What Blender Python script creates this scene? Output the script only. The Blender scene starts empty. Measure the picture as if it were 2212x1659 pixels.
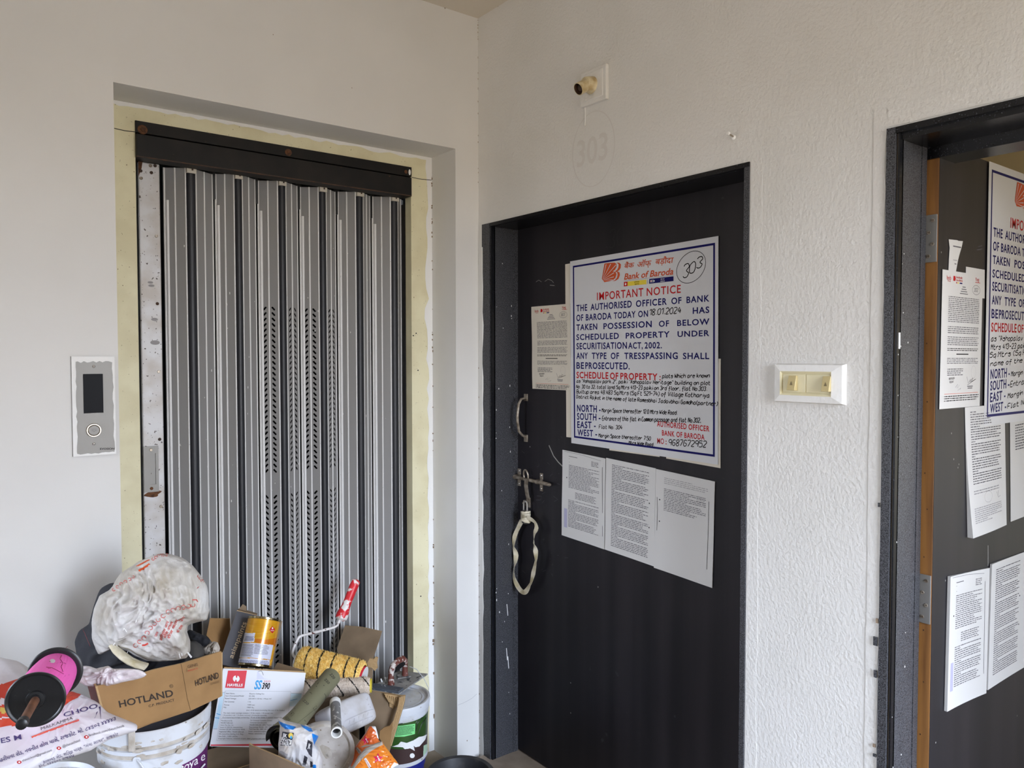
import bpy, bmesh, math, random
from mathutils import Vector, Matrix, noise
from mathutils.bvhtree import BVHTree
from math import sin, cos, pi, radians, sqrt, atan2

# ------------------------------------------------------------------ camera
SC = bpy.context.scene
COL = SC.collection
IMG_W, IMG_H, FPX = 2212.0, 1659.0, 1672.0
CAM = Vector((-1.63368, -2.33289, 1.5))
_y, _p, _r = radians(37.46), radians(-1.95), radians(-0.037)
FW = Vector((sin(_y) * cos(_p), cos(_y) * cos(_p), sin(_p)))
_rt = Vector((cos(_y), -sin(_y), 0))
_up = _rt.cross(FW)
RT = _rt * cos(_r) + _up * sin(_r)
UP = _up * cos(_r) - _rt * sin(_r)
cam_data = bpy.data.cameras.new('camera')
cam_data.sensor_width = 36.0
cam_data.lens = FPX / IMG_W * 36.0
cam_data.clip_start = 0.02
cam = bpy.data.objects.new('camera', cam_data)
COL.objects.link(cam)
cam.matrix_world = Matrix(((RT.x, UP.x, -FW.x, CAM.x), (RT.y, UP.y, -FW.y, CAM.y), (RT.z, UP.z, -FW.z, CAM.z), (0, 0, 0, 1)))
SC.camera = cam

# ------------------------------------------------------------------ light and exposure
SC.view_settings.view_transform = 'Standard'
SC.view_settings.look = 'None'
SC.view_settings.exposure = 0.0
SC.view_settings.gamma = 1.0
SC.view_settings.use_curve_mapping = False
SC.cycles.max_bounces = 10
SC.cycles.diffuse_bounces = 6
SC.cycles.caustics_reflective = False
SC.cycles.caustics_refractive = False

world = bpy.data.worlds.new('daylight')
SC.world = world
world.use_nodes = True
_nt = world.node_tree
_bg = _nt.nodes['Background']
_tc = _nt.nodes.new('ShaderNodeTexCoord')
_sx = _nt.nodes.new('ShaderNodeSeparateXYZ')
_rm = _nt.nodes.new('ShaderNodeValToRGB')
_mp = _nt.nodes.new('ShaderNodeMapRange')
_mp.inputs[1].default_value = -1; _mp.inputs[2].default_value = 1
_nt.links.new(_tc.outputs['Generated'], _sx.inputs[0])
_nt.links.new(_sx.outputs['Z'], _mp.inputs[0])
_nt.links.new(_mp.outputs[0], _rm.inputs[0])
_nt.links.new(_rm.outputs[0], _bg.inputs[0])
_cr = _rm.color_ramp
_cr.elements[0].position = 0.0; _cr.elements[0].color = (0.10, 0.08, 0.06, 1)
_cr.elements[1].position = 1.0; _cr.elements[1].color = (0.9, 1.05, 1.35, 1)
for pos, c in ((0.49, (0.28, 0.24, 0.19, 1)), (0.515, (0.72, 0.77, 0.85, 1)), (0.60, (0.90, 1.0, 1.20, 1)), (0.72, (0.97, 1.13, 1.42, 1))):
    e = _cr.elements.new(pos); e.color = c
_bg.inputs[1].default_value = 25.0

# the open balcony side of the landing, behind the camera, is where the daylight comes in
OPEN_X0, OPEN_X1, OPEN_Z0, OPEN_Z1, OPEN_Y = -1.0, -0.03, 0.45, 2.2, -3.4
def portal(name, loc, rot, sx, sy):
    d = bpy.data.lights.new(name, 'AREA'); d.shape = 'RECTANGLE'; d.size = sx; d.size_y = sy
    d.cycles.is_portal = True
    o = bpy.data.objects.new(name, d); COL.objects.link(o); o.location = loc; o.rotation_euler = rot
    return o
portal('balcony_daylight', ((OPEN_X0 + OPEN_X1) / 2, OPEN_Y - 0.02, (OPEN_Z0 + OPEN_Z1) / 2), (radians(90), 0, 0), OPEN_X1 - OPEN_X0, OPEN_Z1 - OPEN_Z0)

# unseen opening added at the far left to brighten the right wall
SIDE_X, SIDE_Y0, SIDE_Y1, SIDE_Z0, SIDE_Z1 = -4.6, -1.05, -0.10, 0.95, 2.15
portal('side_fill_portal', (SIDE_X - 0.02, (SIDE_Y0 + SIDE_Y1) / 2, (SIDE_Z0 + SIDE_Z1) / 2), (radians(90), 0, radians(-90)), SIDE_Y1 - SIDE_Y0, SIDE_Z1 - SIDE_Z0)

# ------------------------------------------------------------------ measuring rays: a photo pixel to a point in the room
def ray(px, py):
    return FW * FPX + RT * (px - IMG_W / 2) - UP * (py - IMG_H / 2)
def hit(px, py, axis, val):
    d = ray(px, py)
    return CAM + d * ((val - CAM[axis]) / d[axis])
def hx(px, py, x=0.0): return hit(px, py, 0, x)
def hy(px, py, y=0.0): return hit(px, py, 1, y)
def hz(px, py, z=0.0): return hit(px, py, 2, z)
def P(px, py, d): return CAM + ray(px, py) * (d / FPX)
def pix(p):
    v = Vector(p) - CAM; z = v.dot(FW)
    return (IMG_W / 2 + FPX * v.dot(RT) / z, IMG_H / 2 - FPX * v.dot(UP) / z)

# ------------------------------------------------------------------ materials
def nd(nt, t, **kw):
    n = nt.nodes.new('ShaderNode' + t)
    for k, v in kw.items(): setattr(n, k, v)
    return n
def srgb(r, g, b):
    f = lambda c: (c / 255 / 12.92) if c <= 10 else ((c / 255 + 0.055) / 1.055) ** 2.4
    return (f(r), f(g), f(b), 1)
def mat(name, col, rough=0.6, metal=0.0, bump=0.0, bscale=60.0, bdist=0.002, var=None, vscale=4.0, vlo=0.4, vhi=0.65,
        speck=None, sscale=300.0, slo=0.62, shi=0.66, stretch=None, detail=4.0, spec=0.5, coat=0.0, subsurf=0.0, crinkle=0.0, cscale=12.0):
    m = bpy.data.materials.new(name); m.use_nodes = True
    nt = m.node_tree; b = nt.nodes['Principled BSDF']
    b.inputs['Base Color'].default_value = col
    b.inputs['Roughness'].default_value = rough; b.inputs['Metallic'].default_value = metal
    b.inputs['Specular IOR Level'].default_value = spec
    b.inputs['Coat Weight'].default_value = coat
    tc = nd(nt, 'TexCoord'); src = tc.outputs['Object']
    if stretch:
        mpn = nd(nt, 'Mapping'); mpn.inputs['Scale'].default_value = stretch
        nt.links.new(src, mpn.inputs[0]); ssrc = mpn.outputs[0]
    else: ssrc = src
    colout = None
    def layer(prev, c, scale, lo, hi, s):
        n = nd(nt, 'TexNoise'); n.inputs['Scale'].default_value = scale; n.inputs['Detail'].default_value = detail
        nt.links.new(s, n.inputs['Vector'])
        r = nd(nt, 'ValToRGB'); r.color_ramp.elements[0].position = lo; r.color_ramp.elements[1].position = hi
        nt.links.new(n.outputs['Fac'], r.inputs[0])
        x = nd(nt, 'Mix', data_type='RGBA')
        nt.links.new(r.outputs[0], x.inputs[0])
        if prev is None: x.inputs[6].default_value = col
        else: nt.links.new(prev, x.inputs[6])
        x.inputs[7].default_value = c
        return x.outputs[2]
    if var: colout = layer(colout, var, vscale, vlo, vhi, ssrc)
    if speck: colout = layer(colout, speck, sscale, slo, shi, src)
    if colout is not None: nt.links.new(colout, b.inputs['Base Color'])
    prevn = None
    if crinkle:
        n = nd(nt, 'TexNoise'); n.noise_type = 'RIDGED_MULTIFRACTAL'; n.inputs['Scale'].default_value = cscale; n.inputs['Detail'].default_value = 5
        n.inputs['Distortion'].default_value = 0.8
        nt.links.new(src, n.inputs['Vector'])
        bp = nd(nt, 'Bump'); bp.inputs['Strength'].default_value = 0.8; bp.inputs['Distance'].default_value = crinkle
        nt.links.new(n.outputs['Fac'], bp.inputs['Height']); nt.links.new(bp.outputs[0], b.inputs['Normal']); prevn = bp.outputs[0]
    if bump:
        n = nd(nt, 'TexNoise'); n.inputs['Scale'].default_value = bscale; n.inputs['Detail'].default_value = 3
        nt.links.new(ssrc if stretch else src, n.inputs['Vector'])
        bp = nd(nt, 'Bump'); bp.inputs['Strength'].default_value = bump; bp.inputs['Distance'].default_value = bdist
        if prevn: nt.links.new(prevn, bp.inputs['Normal'])
        nt.links.new(n.outputs['Fac'], bp.inputs['Height']); nt.links.new(bp.outputs[0], b.inputs['Normal'])
    return m

M = {}
M['wall_a'] = mat('wall_paint_smooth', srgb(220, 219, 216), 0.75, bump=0.12, bscale=90, bdist=0.0015, var=srgb(214, 213, 210), vscale=2.2)
M['wall_b'] = mat('wall_paint_textured', srgb(220, 219, 216), 0.7, bump=0.5, bscale=115, bdist=0.004, var=srgb(214, 213, 209), vscale=2.5)
M['ceiling'] = mat('ceiling_paint', srgb(214, 206, 192), 0.8, bump=0.1)
M['whitepaint'] = mat('white_paint', srgb(232, 232, 230), 0.6, bump=0.4, bscale=120, bdist=0.002)
M['ghost'] = mat('faint_old_marking', srgb(210, 207, 203), 0.75)
M['cream'] = mat('cream_trim_paint', srgb(226, 220, 186), 0.55, bump=0.15, bscale=150, speck=srgb(120, 105, 70), sscale=170, slo=0.70, shi=0.735, var=srgb(214, 206, 170), vscale=9)
M['floor'] = mat('dusty_floor', srgb(150, 136, 120), 0.7, bump=0.2, bscale=40, var=srgb(122, 108, 94), vscale=8)
M['dirt'] = mat('dirt', srgb(138, 120, 100), 0.9)
M['granite'] = mat('dark_granite', srgb(66, 67, 71), 0.36, spec=.3, speck=srgb(26, 26, 29), sscale=420, slo=0.50, shi=0.60, detail=6, var=srgb(104, 104, 108), vscale=480, vlo=0.52, vhi=0.66)
M['granitedark'] = mat('polished_dark_granite', srgb(18, 19, 23), 0.25, spec=.3, speck=srgb(70, 72, 78), sscale=320, slo=0.63, shi=0.7)
M['grout'] = mat('grout_line', srgb(122, 112, 100), 0.8)
M['leaf'] = mat('dark_laminate', srgb(24, 23, 27), 0.42, var=srgb(36, 33, 37), vscale=2.2, stretch=(6, 6, 0.12), vlo=0.4, vhi=0.62, speck=srgb(70, 70, 73), sscale=26, slo=0.72, shi=0.86, spec=0.32)
M['wood'] = mat('door_edge_wood', srgb(150, 104, 54), 0.5, var=srgb(110, 72, 36), vscale=5, stretch=(8, 8, 0.5), bump=0.1)
M['steel'] = mat('brushed_steel', srgb(132, 130, 126), 0.45, 0.25, bump=0.08, bscale=30, stretch=(40, 1, 1))
M['nickel'] = mat('dull_nickel', srgb(158, 148, 134), 0.35, 0.45, var=srgb(112, 100, 86), vscale=60)
M['chrome'] = mat('chrome', srgb(196, 192, 186), 0.22, 0.7)
M['slat'] = mat('grey_anodised', srgb(142, 141, 140), 0.5, 0.08, speck=srgb(205, 203, 200), sscale=60, slo=0.74, shi=0.76)
M['rib'] = mat('pale_aluminium', srgb(222, 222, 221), 0.45, 0.1, speck=srgb(110, 100, 90), sscale=260, slo=0.70, shi=0.74)  # ribs set paler than the slat metal
M['rubber'] = mat('black_rubber', srgb(28, 30, 36), 0.45, speck=srgb(190, 190, 190), sscale=70, slo=0.78, shi=0.80)
M['cap'] = mat('ivory_plastic', srgb(206, 200, 186), 0.5)
M['blackmetal'] = mat('black_painted_steel', srgb(20, 20, 21), 0.5, spec=.25, var=srgb(32, 29, 27), vscale=12, speck=srgb(100, 72, 52), sscale=70, slo=0.72, shi=0.78)
M['rustmetal'] = mat('dark_rusty_steel', srgb(52, 40, 33), 0.7, var=srgb(84, 56, 38), vscale=40)
M['stile'] = mat('scratched_white_metal', srgb(196, 196, 198), 0.45, 0.1, speck=srgb(60, 48, 40), sscale=120, slo=0.66, shi=0.69, var=srgb(176, 170, 164), vscale=12)
M['rust'] = mat('rust', srgb(104, 66, 38), 0.85, var=srgb(70, 45, 30), vscale=90)
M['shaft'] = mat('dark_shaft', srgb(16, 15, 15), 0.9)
M['black'] = mat('black_plastic', srgb(20, 21, 23), 0.35, speck=srgb(80, 78, 74), sscale=120, slo=0.72, shi=0.8)
M['display'] = mat('dark_display', srgb(12, 14, 20), 0.35, spec=0.06)
M['ivory'] = mat('ivory_switch_plastic', srgb(222, 214, 178), 0.35)
M['gilt'] = mat('gold_rocker', srgb(200, 184, 136), 0.3, 0.2)
M['bellmark'] = mat('bell_mark', srgb(120, 106, 72), 0.5)
M['holder'] = mat('aged_ivory_plastic', srgb(214, 202, 168), 0.45, var=srgb(172, 148, 102), vscale=30)
M['paper'] = mat('white_paper', srgb(202, 201, 199), 0.6, bump=0.25, bscale=7, bdist=0.004)
M['paperc'] = mat('cream_paper', srgb(208, 201, 187), 0.7, bump=0.2, bscale=9, bdist=0.003)
M['poster'] = mat('glossy_poster_paper', srgb(204, 205, 208), 0.5, bump=0.35, bscale=5, bdist=0.006, stretch=(1, 3, 1))
M['ink'] = mat('black_ink', srgb(34, 32, 34), 0.7, spec=.12)
M['inkgrey'] = mat('grey_ink', srgb(96, 94, 98), 0.7, spec=.12)
M['inkpale'] = mat('pale_ink', srgb(150, 148, 150), 0.7)
M['navy'] = mat('navy_ink', srgb(22, 20, 90), 0.5, spec=.12)
M['red'] = mat('red_ink', srgb(184, 24, 30), 0.5, spec=.12)
M['orange'] = mat('orange_ink', srgb(196, 84, 46), 0.5, spec=.12)
M['yellow'] = mat('yellow_ink', srgb(222, 200, 60), 0.5)
M['white'] = mat('white_ink', srgb(235, 235, 235), 0.5)
M['pen'] = mat('dark_pen_on_door', srgb(14, 14, 15), 0.5)
M['scratch'] = mat('pale_scratch', srgb(150, 148, 144), 0.6)
M['cloth'] = mat('off_white_cloth', srgb(216, 208, 186), 0.85, bump=0.4, bscale=200, var=srgb(188, 176, 140), vscale=30)
M['lockbrass'] = mat('padlock_grey', srgb(120, 118, 112), 0.35, 0.8)
M['card'] = mat('cardboard', srgb(156, 120, 76), 0.75, var=srgb(138, 104, 64), vscale=9, bump=0.06)
M['carddull'] = mat('dull_cardboard', srgb(136, 116, 92), 0.8, var=srgb(112, 95, 74), vscale=7, bump=0.15, bscale=14)
M['cardedge'] = mat('cardboard_edge', srgb(176, 146, 104), 0.85, stretch=(1, 1, 1), bump=0.8, bscale=140, bdist=0.003)
M['brownink'] = mat('dark_brown_ink', srgb(48, 38, 30), 0.7)
M['fadedink'] = mat('faded_brown_ink', srgb(104, 78, 52), 0.7)
M['maroon'] = mat('maroon_print', srgb(112, 30, 30), 0.6)
M['sack'] = mat('woven_plastic_sack', srgb(202, 200, 197), 0.45, bump=0.5, bscale=130, bdist=0.003, crinkle=0.013, cscale=13, var=srgb(160, 150, 132), vscale=8, vlo=0.46, vhi=0.74)
M['sackred'] = mat('red_sack_print', srgb(196, 62, 50), 0.6)
M['bagfabric'] = mat('charcoal_fabric', srgb(46, 48, 54), 0.85, crinkle=0.006, cscale=6, bump=0.4, bscale=25, bdist=0.01)
M['blackcloth'] = mat('black_cloth', srgb(22, 23, 29), 0.9, bump=0.4, bscale=40, bdist=0.006)
M['pink'] = mat('pink_thread', srgb(240, 98, 186), 0.6, bump=0.8, bscale=6, bdist=0.002, stretch=(1, 1, 60), subsurf=0)
M['stick'] = mat('brown_stick', srgb(124, 84, 62), 0.6, var=srgb(96, 64, 48), vscale=40)
M['wrap'] = mat('pinkish_plastic_wrap', srgb(204, 194, 198), 0.3, crinkle=0.006, cscale=20, bump=0.6, bscale=35, bdist=0.008, var=srgb(228, 222, 224), vscale=22)
M['wrapclear'] = mat('greyish_plastic_wrap', srgb(176, 168, 158), 0.25, crinkle=0.006, cscale=20, bump=0.6, bscale=40, bdist=0.008)
M['bottle'] = mat('dark_grey_plastic', srgb(70, 68, 66), 0.35)
M['bprint'] = mat('printed_sack', srgb(214, 212, 218), 0.45, crinkle=0.003, cscale=7, bump=0.4, bscale=16, bdist=0.008, var=srgb(204, 198, 200), vscale=9)
M['bred'] = mat('orange_red_sack_print', srgb(206, 74, 48), 0.5, bump=0.3, bscale=16, bdist=0.008, var=srgb(182, 54, 40), vscale=8)
M['byellow'] = mat('pale_yellow_flower', srgb(206, 180, 84), 0.5)
M['violet'] = mat('violet_ink', srgb(66, 56, 104), 0.6)
M['bucket'] = mat('white_bucket_plastic', srgb(206, 209, 214), 0.4, var=srgb(176, 172, 165), vscale=14, vlo=0.52, vhi=0.72, speck=srgb(128, 116, 100), sscale=60, slo=.7, shi=.76)
M['grime'] = mat('dried_putty', srgb(166, 156, 142), 0.9, bump=0.6, bscale=50, bdist=0.004, var=srgb(196, 190, 182), vscale=25)
M['purple'] = mat('purple_label', srgb(86, 30, 88), 0.4, var=srgb(104, 44, 104), vscale=60, stretch=(1, 1, 4))
M['havwhite'] = mat('white_carton', srgb(224, 226, 232), 0.5, speck=srgb(190, 186, 180), sscale=40, slo=0.7, shi=0.8)
M['havred'] = mat('carton_red', srgb(214, 44, 62), 0.5)
M['skyblue'] = mat('pale_blue_print', srgb(178, 212, 232), 0.5, var=srgb(206, 226, 238), vscale=20)
M['cyan'] = mat('bright_blue_print', srgb(40, 156, 220), 0.5)
M['boxgrey'] = mat('charcoal_carton', srgb(66, 65, 70), 0.55)
M['tan'] = mat('tan_letters', srgb(206, 186, 154), 0.6)
M['tin'] = mat('yellow_tin', srgb(214, 150, 26), 0.22, 0.2, var=srgb(226, 172, 44), vscale=6, stretch=(3, 3, 60), coat=0.6)
M['tinorange'] = mat('orange_tin_band', srgb(206, 118, 24), 0.22, 0.2, coat=0.6)
M['tinmetal'] = mat('tin_metal', srgb(190, 176, 140), 0.2, 1.0)
M['labelpale'] = mat('pale_label', srgb(212, 214, 230), 0.3, coat=0.4)
M['furblack'] = mat('black_roller_pile', srgb(30, 28, 26), 0.9, bump=1.0, bscale=160)
M['redhandle'] = mat('red_handle_with_white_paint', srgb(214, 38, 48), 0.4, speck=srgb(232, 226, 222), sscale=34, slo=0.52, shi=0.56, detail=6)
M['paintwire'] = mat('white_splashed_wire', srgb(226, 222, 220), 0.5, speck=srgb(90, 40, 36), sscale=60, slo=0.6, shi=0.64)
M['olive'] = mat('olive_sandpaper', srgb(120, 118, 92), 0.7, bump=0.1, bscale=400)
M['jerry'] = mat('dusty_white_can', srgb(204, 203, 206), 0.5, var=srgb(166, 158, 148), vscale=11, vlo=.45, vhi=.72, speck=srgb(120, 106, 90), sscale=55, slo=0.66, shi=0.76)
M['pipe'] = mat('splashed_grey_pipe', srgb(132, 132, 134), 0.5, 0.3, speck=srgb(224, 224, 222), sscale=60, slo=0.56, shi=0.62)
M['jkpaper'] = mat('crumpled_white_bag', srgb(198, 198, 201), 0.4, crinkle=0.009, cscale=16, bump=0.6, bscale=22, bdist=0.01, var=srgb(196, 188, 178), vscale=14)
M['jkblue'] = mat('bag_blue', srgb(24, 120, 204), 0.35)
M['jkblack'] = mat('bag_charcoal', srgb(50, 50, 58), 0.5)
M['packet'] = mat('orange_packet', srgb(222, 116, 34), 0.22, bump=0.3, bscale=30, bdist=0.004, var=srgb(232, 146, 48), vscale=16, coat=0.5)
M['packet2'] = mat('deep_orange_packet', srgb(208, 96, 40), 0.3, bump=0.3, bscale=30, bdist=0.004, var=srgb(216, 118, 56), vscale=16, coat=0.4)
M['crimson'] = mat('crimson_star', srgb(206, 22, 72), 0.4)
M['seal'] = mat('clear_seal_strip', srgb(178, 170, 160), 0.4)
M['green'] = mat('green_label', srgb(50, 84, 34), 0.35, var=srgb(30, 56, 24), vscale=9, coat=0.3)
M['mint'] = mat('mint_label', srgb(132, 222, 140), 0.5)
M['mintpale'] = mat('pale_mint_label', srgb(176, 206, 176), 0.5)
M['umber'] = mat('dark_brown_label', srgb(62, 44, 42), 0.4)
M['blue'] = mat('blue_bucket', srgb(34, 40, 120), 0.4)
M['float'] = mat('cement_caked_steel', srgb(132, 130, 126), 0.7, 0.0, bump=0.6, bscale=40, bdist=0.003, var=srgb(160, 158, 154), vscale=18, speck=srgb(60, 62, 66), sscale=40, slo=0.55, shi=0.65)
M['floatbar'] = mat('dark_caked_bar', srgb(84, 90, 98), 0.6, 0.2, bump=0.7, bscale=60, bdist=0.004, speck=srgb(190, 192, 194), sscale=70, slo=0.62, shi=0.66)
M['handlered'] = mat('red_brown_grip', srgb(108, 58, 48), 0.6, speck=srgb(206, 198, 190), sscale=60, slo=0.52, shi=0.58, detail=6)
M['tub'] = mat('dusty_black_tub', srgb(40, 40, 42), 0.55, var=srgb(74, 70, 66), vscale=18, vlo=0.5, vhi=0.75, bump=0.2)
M['room2'] = mat('cream_room_paint', srgb(208, 196, 164), 0.8)
M['fur'] = mat('yellow_roller_pile', srgb(240, 200, 104), 0.9, var=srgb(250, 222, 146), vscale=90)
M['oldfur'] = mat('faded_roller_pile', srgb(214, 200, 184), 0.9, speck=srgb(150, 110, 80), sscale=120, slo=0.66, shi=0.7)
M['lidtop'] = mat('putty_stained_lid', srgb(196, 190, 184), 0.7, bump=0.5, bscale=40, bdist=0.003, var=srgb(160, 150, 140), vscale=14, vlo=.42, vhi=.62, speck=srgb(120, 104, 88), sscale=45, slo=.66, shi=.72)
M['sign303'] = M['ink']

# ------------------------------------------------------------------ mesh building
class MB:
    def __init__(s): s.v = []; s.f = []; s.m = []; s.mats = []
    def mi(s, m):
        if m not in s.mats: s.mats.append(m)
        return s.mats.index(m)
    def add(s, vs, fs, m):
        o = len(s.v); i = s.mi(m)
        s.v += [Vector(v) for v in vs]
        for f in fs: s.f.append([o + k for k in f]); s.m.append(i)
        return s
    def quad(s, a, b, c, d, m): return s.add([a, b, c, d], [[0, 1, 2, 3]], m)
    def poly(s, pts, m): return s.add(pts, [list(range(len(pts)))], m)
    def hexa(s, c, m, top=None):   # c: 8 corners, bottom 4 (ccw) then top 4
        f = [[3, 2, 1, 0], [4, 5, 6, 7], [0, 1, 5, 4], [1, 2, 6, 5], [2, 3, 7, 6], [3, 0, 4, 7]]
        return s.add(c, f, m)
    def box(s, lo, hi, m):
        x0, y0, z0 = lo; x1, y1, z1 = hi
        return s.hexa([(x0, y0, z0), (x1, y0, z0), (x1, y1, z0), (x0, y1, z0), (x0, y0, z1), (x1, y0, z1), (x1, y1, z1), (x0, y1, z1)], m)
    def obox(s, o, u, v, w, m):    # corner o and three edge vectors
        o, u, v, w = map(Vector, (o, u, v, w))
        if u.cross(v).dot(w) < 0: u, v = v, u
        return s.hexa([o, o + u, o + u + v, o + v, o + w, o + u + w, o + u + v + w, o + v + w], m)
    def slab(s, pts, n, m, edge=None):   # polygon pts, extruded by vector n
        k = len(pts); pts = [Vector(p) for p in pts]; n = Vector(n)
        nn = Vector((0, 0, 0))
        for i in range(k): nn += (pts[i] - pts[0]).cross(pts[(i + 1) % k] - pts[0])
        if nn.dot(n) > 0: pts = pts[::-1]
        back = [p + n for p in pts]
        s.poly(pts, m); s.poly(back[::-1], m)
        for i in range(k):
            j = (i + 1) % k
            s.quad(pts[j], pts[i], back[i], back[j], edge or m)
        return s
    def tube(s, pts, r, m, n=10, caps=True, flat=None):
        pts = [Vector(p) for p in pts]; N = len(pts)
        rs = r if isinstance(r, (list, tuple)) else [r] * N
        vs = []; ref = None
        for i, p in enumerate(pts):
            t = (pts[min(i + 1, N - 1)] - pts[max(i - 1, 0)])
            if t.length < 1e-9: t = Vector((0, 0, 1))
            t.normalize()
            if ref is None:
                ref = Vector((0, 0, 1)) if abs(t.z) < 0.9 else Vector((1, 0, 0))
            a = ref - t * ref.dot(t); a.normalize(); b = t.cross(a); ref = a
            for k in range(n):
                an = 2 * pi * k / n
                vs.append(p + a * cos(an) * rs[i] * (flat or 1) + b * sin(an) * rs[i])
        fs = []
        for i in range(N - 1):
            for k in range(n):
                j = (k + 1) % n
                fs.append([i * n + k, i * n + j, (i + 1) * n + j, (i + 1) * n + k])
        if caps:
            fs.append(list(range(n))[::-1]); fs.append([(N - 1) * n + k for k in range(n)])
        return s.add(vs, fs, m)
    def lathe(s, prof, o, ax, m, n=40, mats=None, a0=0.0, a1=2 * pi, ref=None):
        o = Vector(o); ax = Vector(ax).normalized()
        r0 = ref or (Vector((1, 0, 0)) if abs(ax.x) < 0.8 else Vector((0, 1, 0)))
        a = (r0 - ax * r0.dot(ax)).normalized(); b = ax.cross(a)
        full = abs((a1 - a0) - 2 * pi) < 1e-6
        K = n if full else n + 1
        vs = []
        for r, h in prof:
            for k in range(K):
                an = a0 + (a1 - a0) * k / n
                vs.append(o + ax * h + (a * cos(an) + b * sin(an)) * r)
        for i in range(len(prof) - 1):
            fs = []
            for k in range(n):
                j = (k + 1) % K
                fs.append([i * K + k, i * K + j, (i + 1) * K + j, (i + 1) * K + k])
            if i == 0:
                base = len(s.v); s.add(vs, fs, (mats[i] if mats else m))
            else:
                mi = s.mi(mats[i] if mats else m)
                for f in fs: s.f.append([base + q for q in f]); s.m.append(mi)
        return s
    def ribbon(s, pts, w, n, m, lift=0.0):
        pts = [Vector(p) for p in pts]; n = Vector(n); N = len(pts); vs = []
        for i, p in enumerate(pts):
            t = pts[min(i + 1, N - 1)] - pts[max(i - 1, 0)]
            if t.length < 1e-9: t = Vector((0, 0, 1))
            sd = t.cross(n).normalized() * w / 2
            vs += [p + sd + n * lift, p - sd + n * lift]
        return s.add(vs, [[2 * i, 2 * i + 2, 2 * i + 3, 2 * i + 1] for i in range(N - 1)], m)
    def grid(s, fn, nu, nv, m, mfn=None, close_u=False):
        vs = [fn(i / nu, j / nv) for j in range(nv + 1) for i in range(nu + 1)]
        o = len(s.v); s.v += [Vector(v) for v in vs]
        for j in range(nv):
            for i in range(nu):
                mm = mfn((i + .5) / nu, (j + .5) / nv) if mfn else m
                q = o + j * (nu + 1) + i
                s.f.append([q, q + 1, q + nu + 2, q + nu + 1]); s.m.append(s.mi(mm))
        return s

def tag(o, label=None, cat=None, group=None, kind=None):
    if label: o['label'] = label
    if cat: o['category'] = cat
    if group: o['group'] = group
    if kind: o['kind'] = kind
    return o
BASE = {}
def build(mb, name, parent=None, base=None, bevel=0.0, sharp=35, doubles=True, subsurf=0):
    b = BASE[parent.name] if parent else Vector(base or (0, 0, 0))
    me = bpy.data.meshes.new(name)
    me.from_pydata([tuple(v - b) for v in mb.v], [], mb.f)
    for k in mb.mats: me.materials.append(M[k] if isinstance(k, str) else k)
    me.polygons.foreach_set('material_index', mb.m)
    me.polygons.foreach_set('use_smooth', [True] * len(mb.f))
    me.update()
    if doubles:
        bm = bmesh.new(); bm.from_mesh(me)
        bmesh.ops.remove_doubles(bm, verts=bm.verts, dist=1e-6)
        bm.to_mesh(me); bm.free()
    me.set_sharp_from_angle(angle=radians(sharp))
    o = bpy.data.objects.new(name, me); COL.objects.link(o)
    if parent: o.parent = parent
    else: o.location = b
    BASE[o.name] = b
    if bevel:
        md = o.modifiers.new('bevel', 'BEVEL'); md.width = bevel; md.segments = 2; md.limit_method = 'ANGLE'; md.angle_limit = radians(40)
    if subsurf:
        md = o.modifiers.new('sub', 'SUBSURF'); md.levels = subsurf; md.render_levels = subsurf
    return o
def thing(name, base, label=None, cat=None, group=None, kind=None):
    o = bpy.data.objects.new(name, None); COL.objects.link(o)
    o.location = base; o.empty_display_size = 0.05
    BASE[o.name] = Vector(base)
    return tag(o, label, cat, group, kind)
def struct(mb, name, **kw):
    return tag(build(mb, name, **kw), kind='structure')

# ------------------------------------------------------------------ printed lettering
_gc = {}
def glyphs(s, bold=0.0, shear=0.0, space=1.0):
    key = (s, bold, shear, space)
    if key in _gc: return _gc[key]
    def mk(t):
        cu = bpy.data.curves.new('t', 'FONT'); cu.body = t; cu.size = 1.0; cu.offset = bold; cu.shear = shear
        cu.resolution_u = 3; cu.space_character = space; cu.fill_mode = 'FRONT'
        ob = bpy.data.objects.new('t', cu); COL.objects.link(ob)
        bpy.context.view_layer.update()
        me = bpy.data.meshes.new_from_object(ob.evaluated_get(bpy.context.evaluated_depsgraph_get()))
        vs = [v.co.copy() for v in me.vertices]; fs = [list(p.vertices) for p in me.polygons]
        bpy.data.objects.remove(ob); bpy.data.curves.remove(cu); bpy.data.meshes.remove(me)
        return vs, fs
    if '_h' not in _gc:
        v, _ = mk_plain(mk); _gc['_h'] = max(p.y for p in v)
    H = _gc['_h']
    vs, fs = mk(s)
    if not vs: _gc[key] = ([], [], 0); return _gc[key]
    x0 = min(v.x for v in vs); x1 = max(v.x for v in vs)
    out = [((v.x - x0) / (x1 - x0), v.y / H) for v in vs]
    _gc[key] = (out, fs, (x1 - x0) / H)
    return _gc[key]
def mk_plain(mk): return mk('H')
def text(mb, s, p0, p1, pt, m, n, lift=0.0004, bold=0.0, shear=0.0, space=1.0):
    """letters from baseline start p0 to baseline end p1, cap height up to pt above p0"""
    p0, p1, pt = Vector(p0), Vector(p1), Vector(pt); u = p1 - p0; v = pt - p0; n = Vector(n).normalized()
    vs, fs, _ = glyphs(s, bold, shear, space)
    mb.add([p0 + u * a + v * b + n * lift for a, b in vs], fs, m)
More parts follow.
